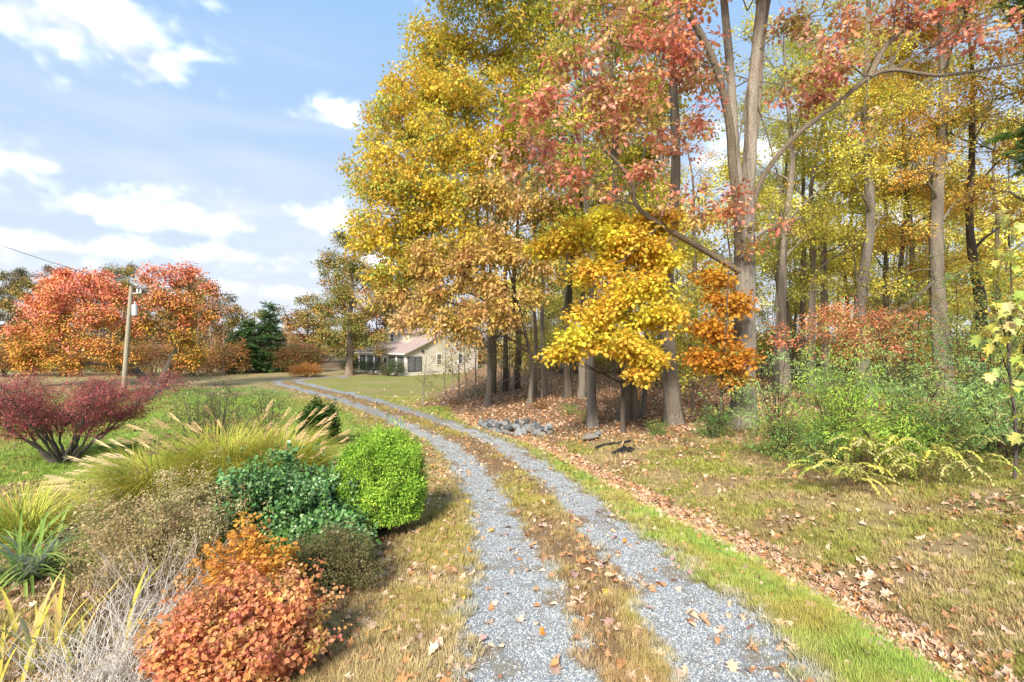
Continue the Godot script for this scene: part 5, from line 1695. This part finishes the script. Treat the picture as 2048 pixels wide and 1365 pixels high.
# ------------------------------------------------------------------ gravel, grass, fallen leaves
func make_litter() -> void:
	# gravel
	var pebble := []
	for k in 3:
		var mb := MB.new()
		var p: Array[Vector3] = []
		for q in [Vector3.UP, Vector3.RIGHT, Vector3.BACK, Vector3.LEFT, Vector3.FORWARD, Vector3.DOWN]:
			p.append((q + rdir() * 0.35) * Vector3(rf(0.7, 1.2), rf(0.5, 0.8), rf(0.7, 1.2)))
		for i in 4:
			mb.tri(p[0], p[1 + (i + 1) % 4], p[1 + i])
			mb.tri(p[5], p[1 + i], p[1 + (i + 1) % 4])
		pebble.append(leaf_mesh(mb, M.plain))
	var gl := [Copies.new(), Copies.new(), Copies.new()]
	var n := 0
	while n < 130000:
		n += 1
		var d := 3.3 * pow(7.0, rng.randf())
		var side := -0.93 if rng.randf() < 0.5 else 0.93
		var cx := lerp_table([0.0, 4.05, 5.7, 7.4, 10.3, 12.8, 16.3, 19.5, 22.3, 26.0], [1.0, 1.02, 1.0, 0.86, 0.45, 0.0, -0.9, -2.16, -3.7, -5.64], d)
		var x := cx + side + rf(-0.85, 0.85)
		var q: Array = cover(x, -d)
		if rng.randf() > q[3] * 1.1 + 0.05:
			continue
		var s := (0.0045 + 0.0095 * pow(rng.randf(), 2.0)) * (1.0 + d * 0.03)
		var b := rf(0.6, 1.15)
		var c := Color(0.365, 0.415, 0.46).lerp(Color(0.46, 0.42, 0.35), pow(rng.randf(), 2.0) * 0.7)
		gl[n % 3].put(Transform3D(Basis.from_euler(Vector3(rf(-0.5, 0.5), rf(0, TAU), rf(-0.5, 0.5))).scaled(Vector3(s, s, s)), GP(x, -d) + Vector3(0, s * 0.25, 0)), Color(c.r * b, c.g * b, c.b * b))
	for k in 3:
		var o: MultiMeshInstance3D = gl[k].node(numbered("gravel"), pebble[k])
		add_child(o)
		tag(o, "loose blue-grey gravel in the two wheel tracks of the drive", "gravel", "gravel of the drive")
	# grass
	var tuft := []
	for k in 3:
		var mb := MB.new()
		for i in 11:
			var a := rf(0, TAU)
			var o := Vector3(cos(a), 0, sin(a)) * rf(0.0, 0.05)
			var e := o + Vector3(cos(a) * rf(0.01, 0.06), rf(0.025, 0.065), sin(a) * rf(0.01, 0.06))
			var sd := Vector3(-sin(a), 0, cos(a)) * 0.0032
			var b := rf(0.75, 1.3)
			mb.tri(o - sd, e, o + sd, Color(b, b, b * 0.9))
		tuft.append(leaf_mesh(mb, M.plain))
	var gr := [Copies.new(), Copies.new(), Copies.new()]
	for i in 260000:
		var d := 3.2 * pow(11.0, pow(rng.randf(), 1.45))
		var x := rf(-1.0, 1.0) * (d * 1.06 + 0.6)
		var q: Array = cover(x, -d)
		if rng.randf() > q[1]:
			continue
		var s := rf(0.7, 1.25) * (1.0 + d * 0.035)
		var base: Color = q[0]
		var b := rf(0.85, 1.5)
		var c := base.lerp(Color(0.30, 0.25, 0.10), rng.randf() * 0.35)
		gr[i % 3].put(Transform3D(Basis(Vector3.UP, rf(0, TAU)).scaled(Vector3(s, s * rf(0.6, 1.2), s)), GP(x, -d)), Color(c.r * b, c.g * b, c.b * b))
	for k in 3:
		var o: MultiMeshInstance3D = gr[k].node(numbered("grass"), tuft[k])
		add_child(o)
		tag(o, "short mixed green and straw grass on lawn and verges", "grass", "grass of lawn and verges")
	# fallen leaves
	var fl := []
	for k in 4:
		var mb := MB.new()
		leaf(mb, ["oak", "oak", "maple", "oval"][k], Vector3(0, 0.012, -0.06), Vector3(0, 0.05, 1), (Vector3.UP + rdir() * 0.2).normalized(), 0.125, Color.WHITE, [0.55, -0.5, 0.4, 0.5][k])
		fl.append(leaf_mesh(mb, M.dry_leaf))
	var lp := [Color(0.42, 0.26, 0.155), Color(0.52, 0.36, 0.24), Color(0.32, 0.17, 0.09), Color(0.56, 0.42, 0.29), Color(0.46, 0.22, 0.09), Color(0.38, 0.27, 0.21)]
	var ll := [Copies.new(), Copies.new(), Copies.new(), Copies.new()]
	for i in 150000:
		var d := 3.2 * pow(13.0, pow(rng.randf(), 0.8))
		var x := rf(-1.0, 1.0) * (d * 1.06 + 0.6)
		if i % 3 == 0:
			x = ditch(d) + (rf(-1, 1) + rf(-1, 1) + rf(-1, 1)) * 0.10 * (1.0 + d * 0.03)   # blown into the ditch
			if d > 26.0:
				continue
			if rng.randf() < 0.6 + 0.5 * nf.get_noise_2d(x * 30.0, d * 30.0):
				continue
		else:
			var q: Array = cover(x, -d)
			if rng.randf() > q[2] * (1.0 if d > 12.0 else 0.55):
				continue
		var s := rf(0.55, 1.15) * (1.0 + maxf(0.0, d - 12.0) * 0.02)
		var c: Color = lp[rng.randi() % 6]
		var b := rf(0.75, 1.3)
		ll[rng.randi() % 4].put(Transform3D(Basis.from_euler(Vector3(rf(-0.45, 0.45), rf(0, TAU), rf(-0.45, 0.45))).scaled(Vector3(s, s, s)), GP(x, -d) + Vector3(0, rf(0.0, 0.03), 0)), Color(c.r * b, c.g * b, c.b * b))
	for k in 4:
		var o: MultiMeshInstance3D = ll[k].node(numbered("leaf_litter"), fl[k])
		add_child(o)
		tag(o, "brown fallen oak leaves strewn over verge, ditch and woodland floor", "leaf litter", "fallen leaves")
	# single leaves lying on the gravel and verge
	var cols := [["yellow", Color(0.62, 0.42, 0.05)], ["orange", Color(0.55, 0.20, 0.03)], ["mauve-brown", Color(0.36, 0.22, 0.20)], ["tan", Color(0.48, 0.33, 0.22)]]
	var lm := []
	for q in cols:
		var m: StandardMaterial3D = M.dry_leaf.duplicate()
		m.albedo_color = q[1].linear_to_srgb()
		lm.append(m)
	for i in 64:
		var k := [0, 1, 2, 3, 3, 2, 3, 3, 2, 3, 3, 2][i % 12] as int
		var d := rf(3.9, 11.0)
		var x := lerp_table([0.0, 4.05, 7.4, 10.3, 12.8], [1.0, 1.02, 0.86, 0.45, 0.0], d) + rf(-1.5, 1.9)
		var s := rf(0.5, 1.05)
		var o := part(self, numbered("fallen_leaf"), fl[i % 3], Transform3D(Basis.from_euler(Vector3(rf(-0.3, 0.3), rf(0, TAU), rf(-0.3, 0.3))).scaled(Vector3(s, s, s)), GP(x, -d) + Vector3(0, 0.018, 0)))
		o.material_override = lm[k]
		tag(o, "single %s leaf fallen on the wheel tracks of the drive" % cols[k][0], "leaf", "single %s leaves on the drive" % cols[k][0])
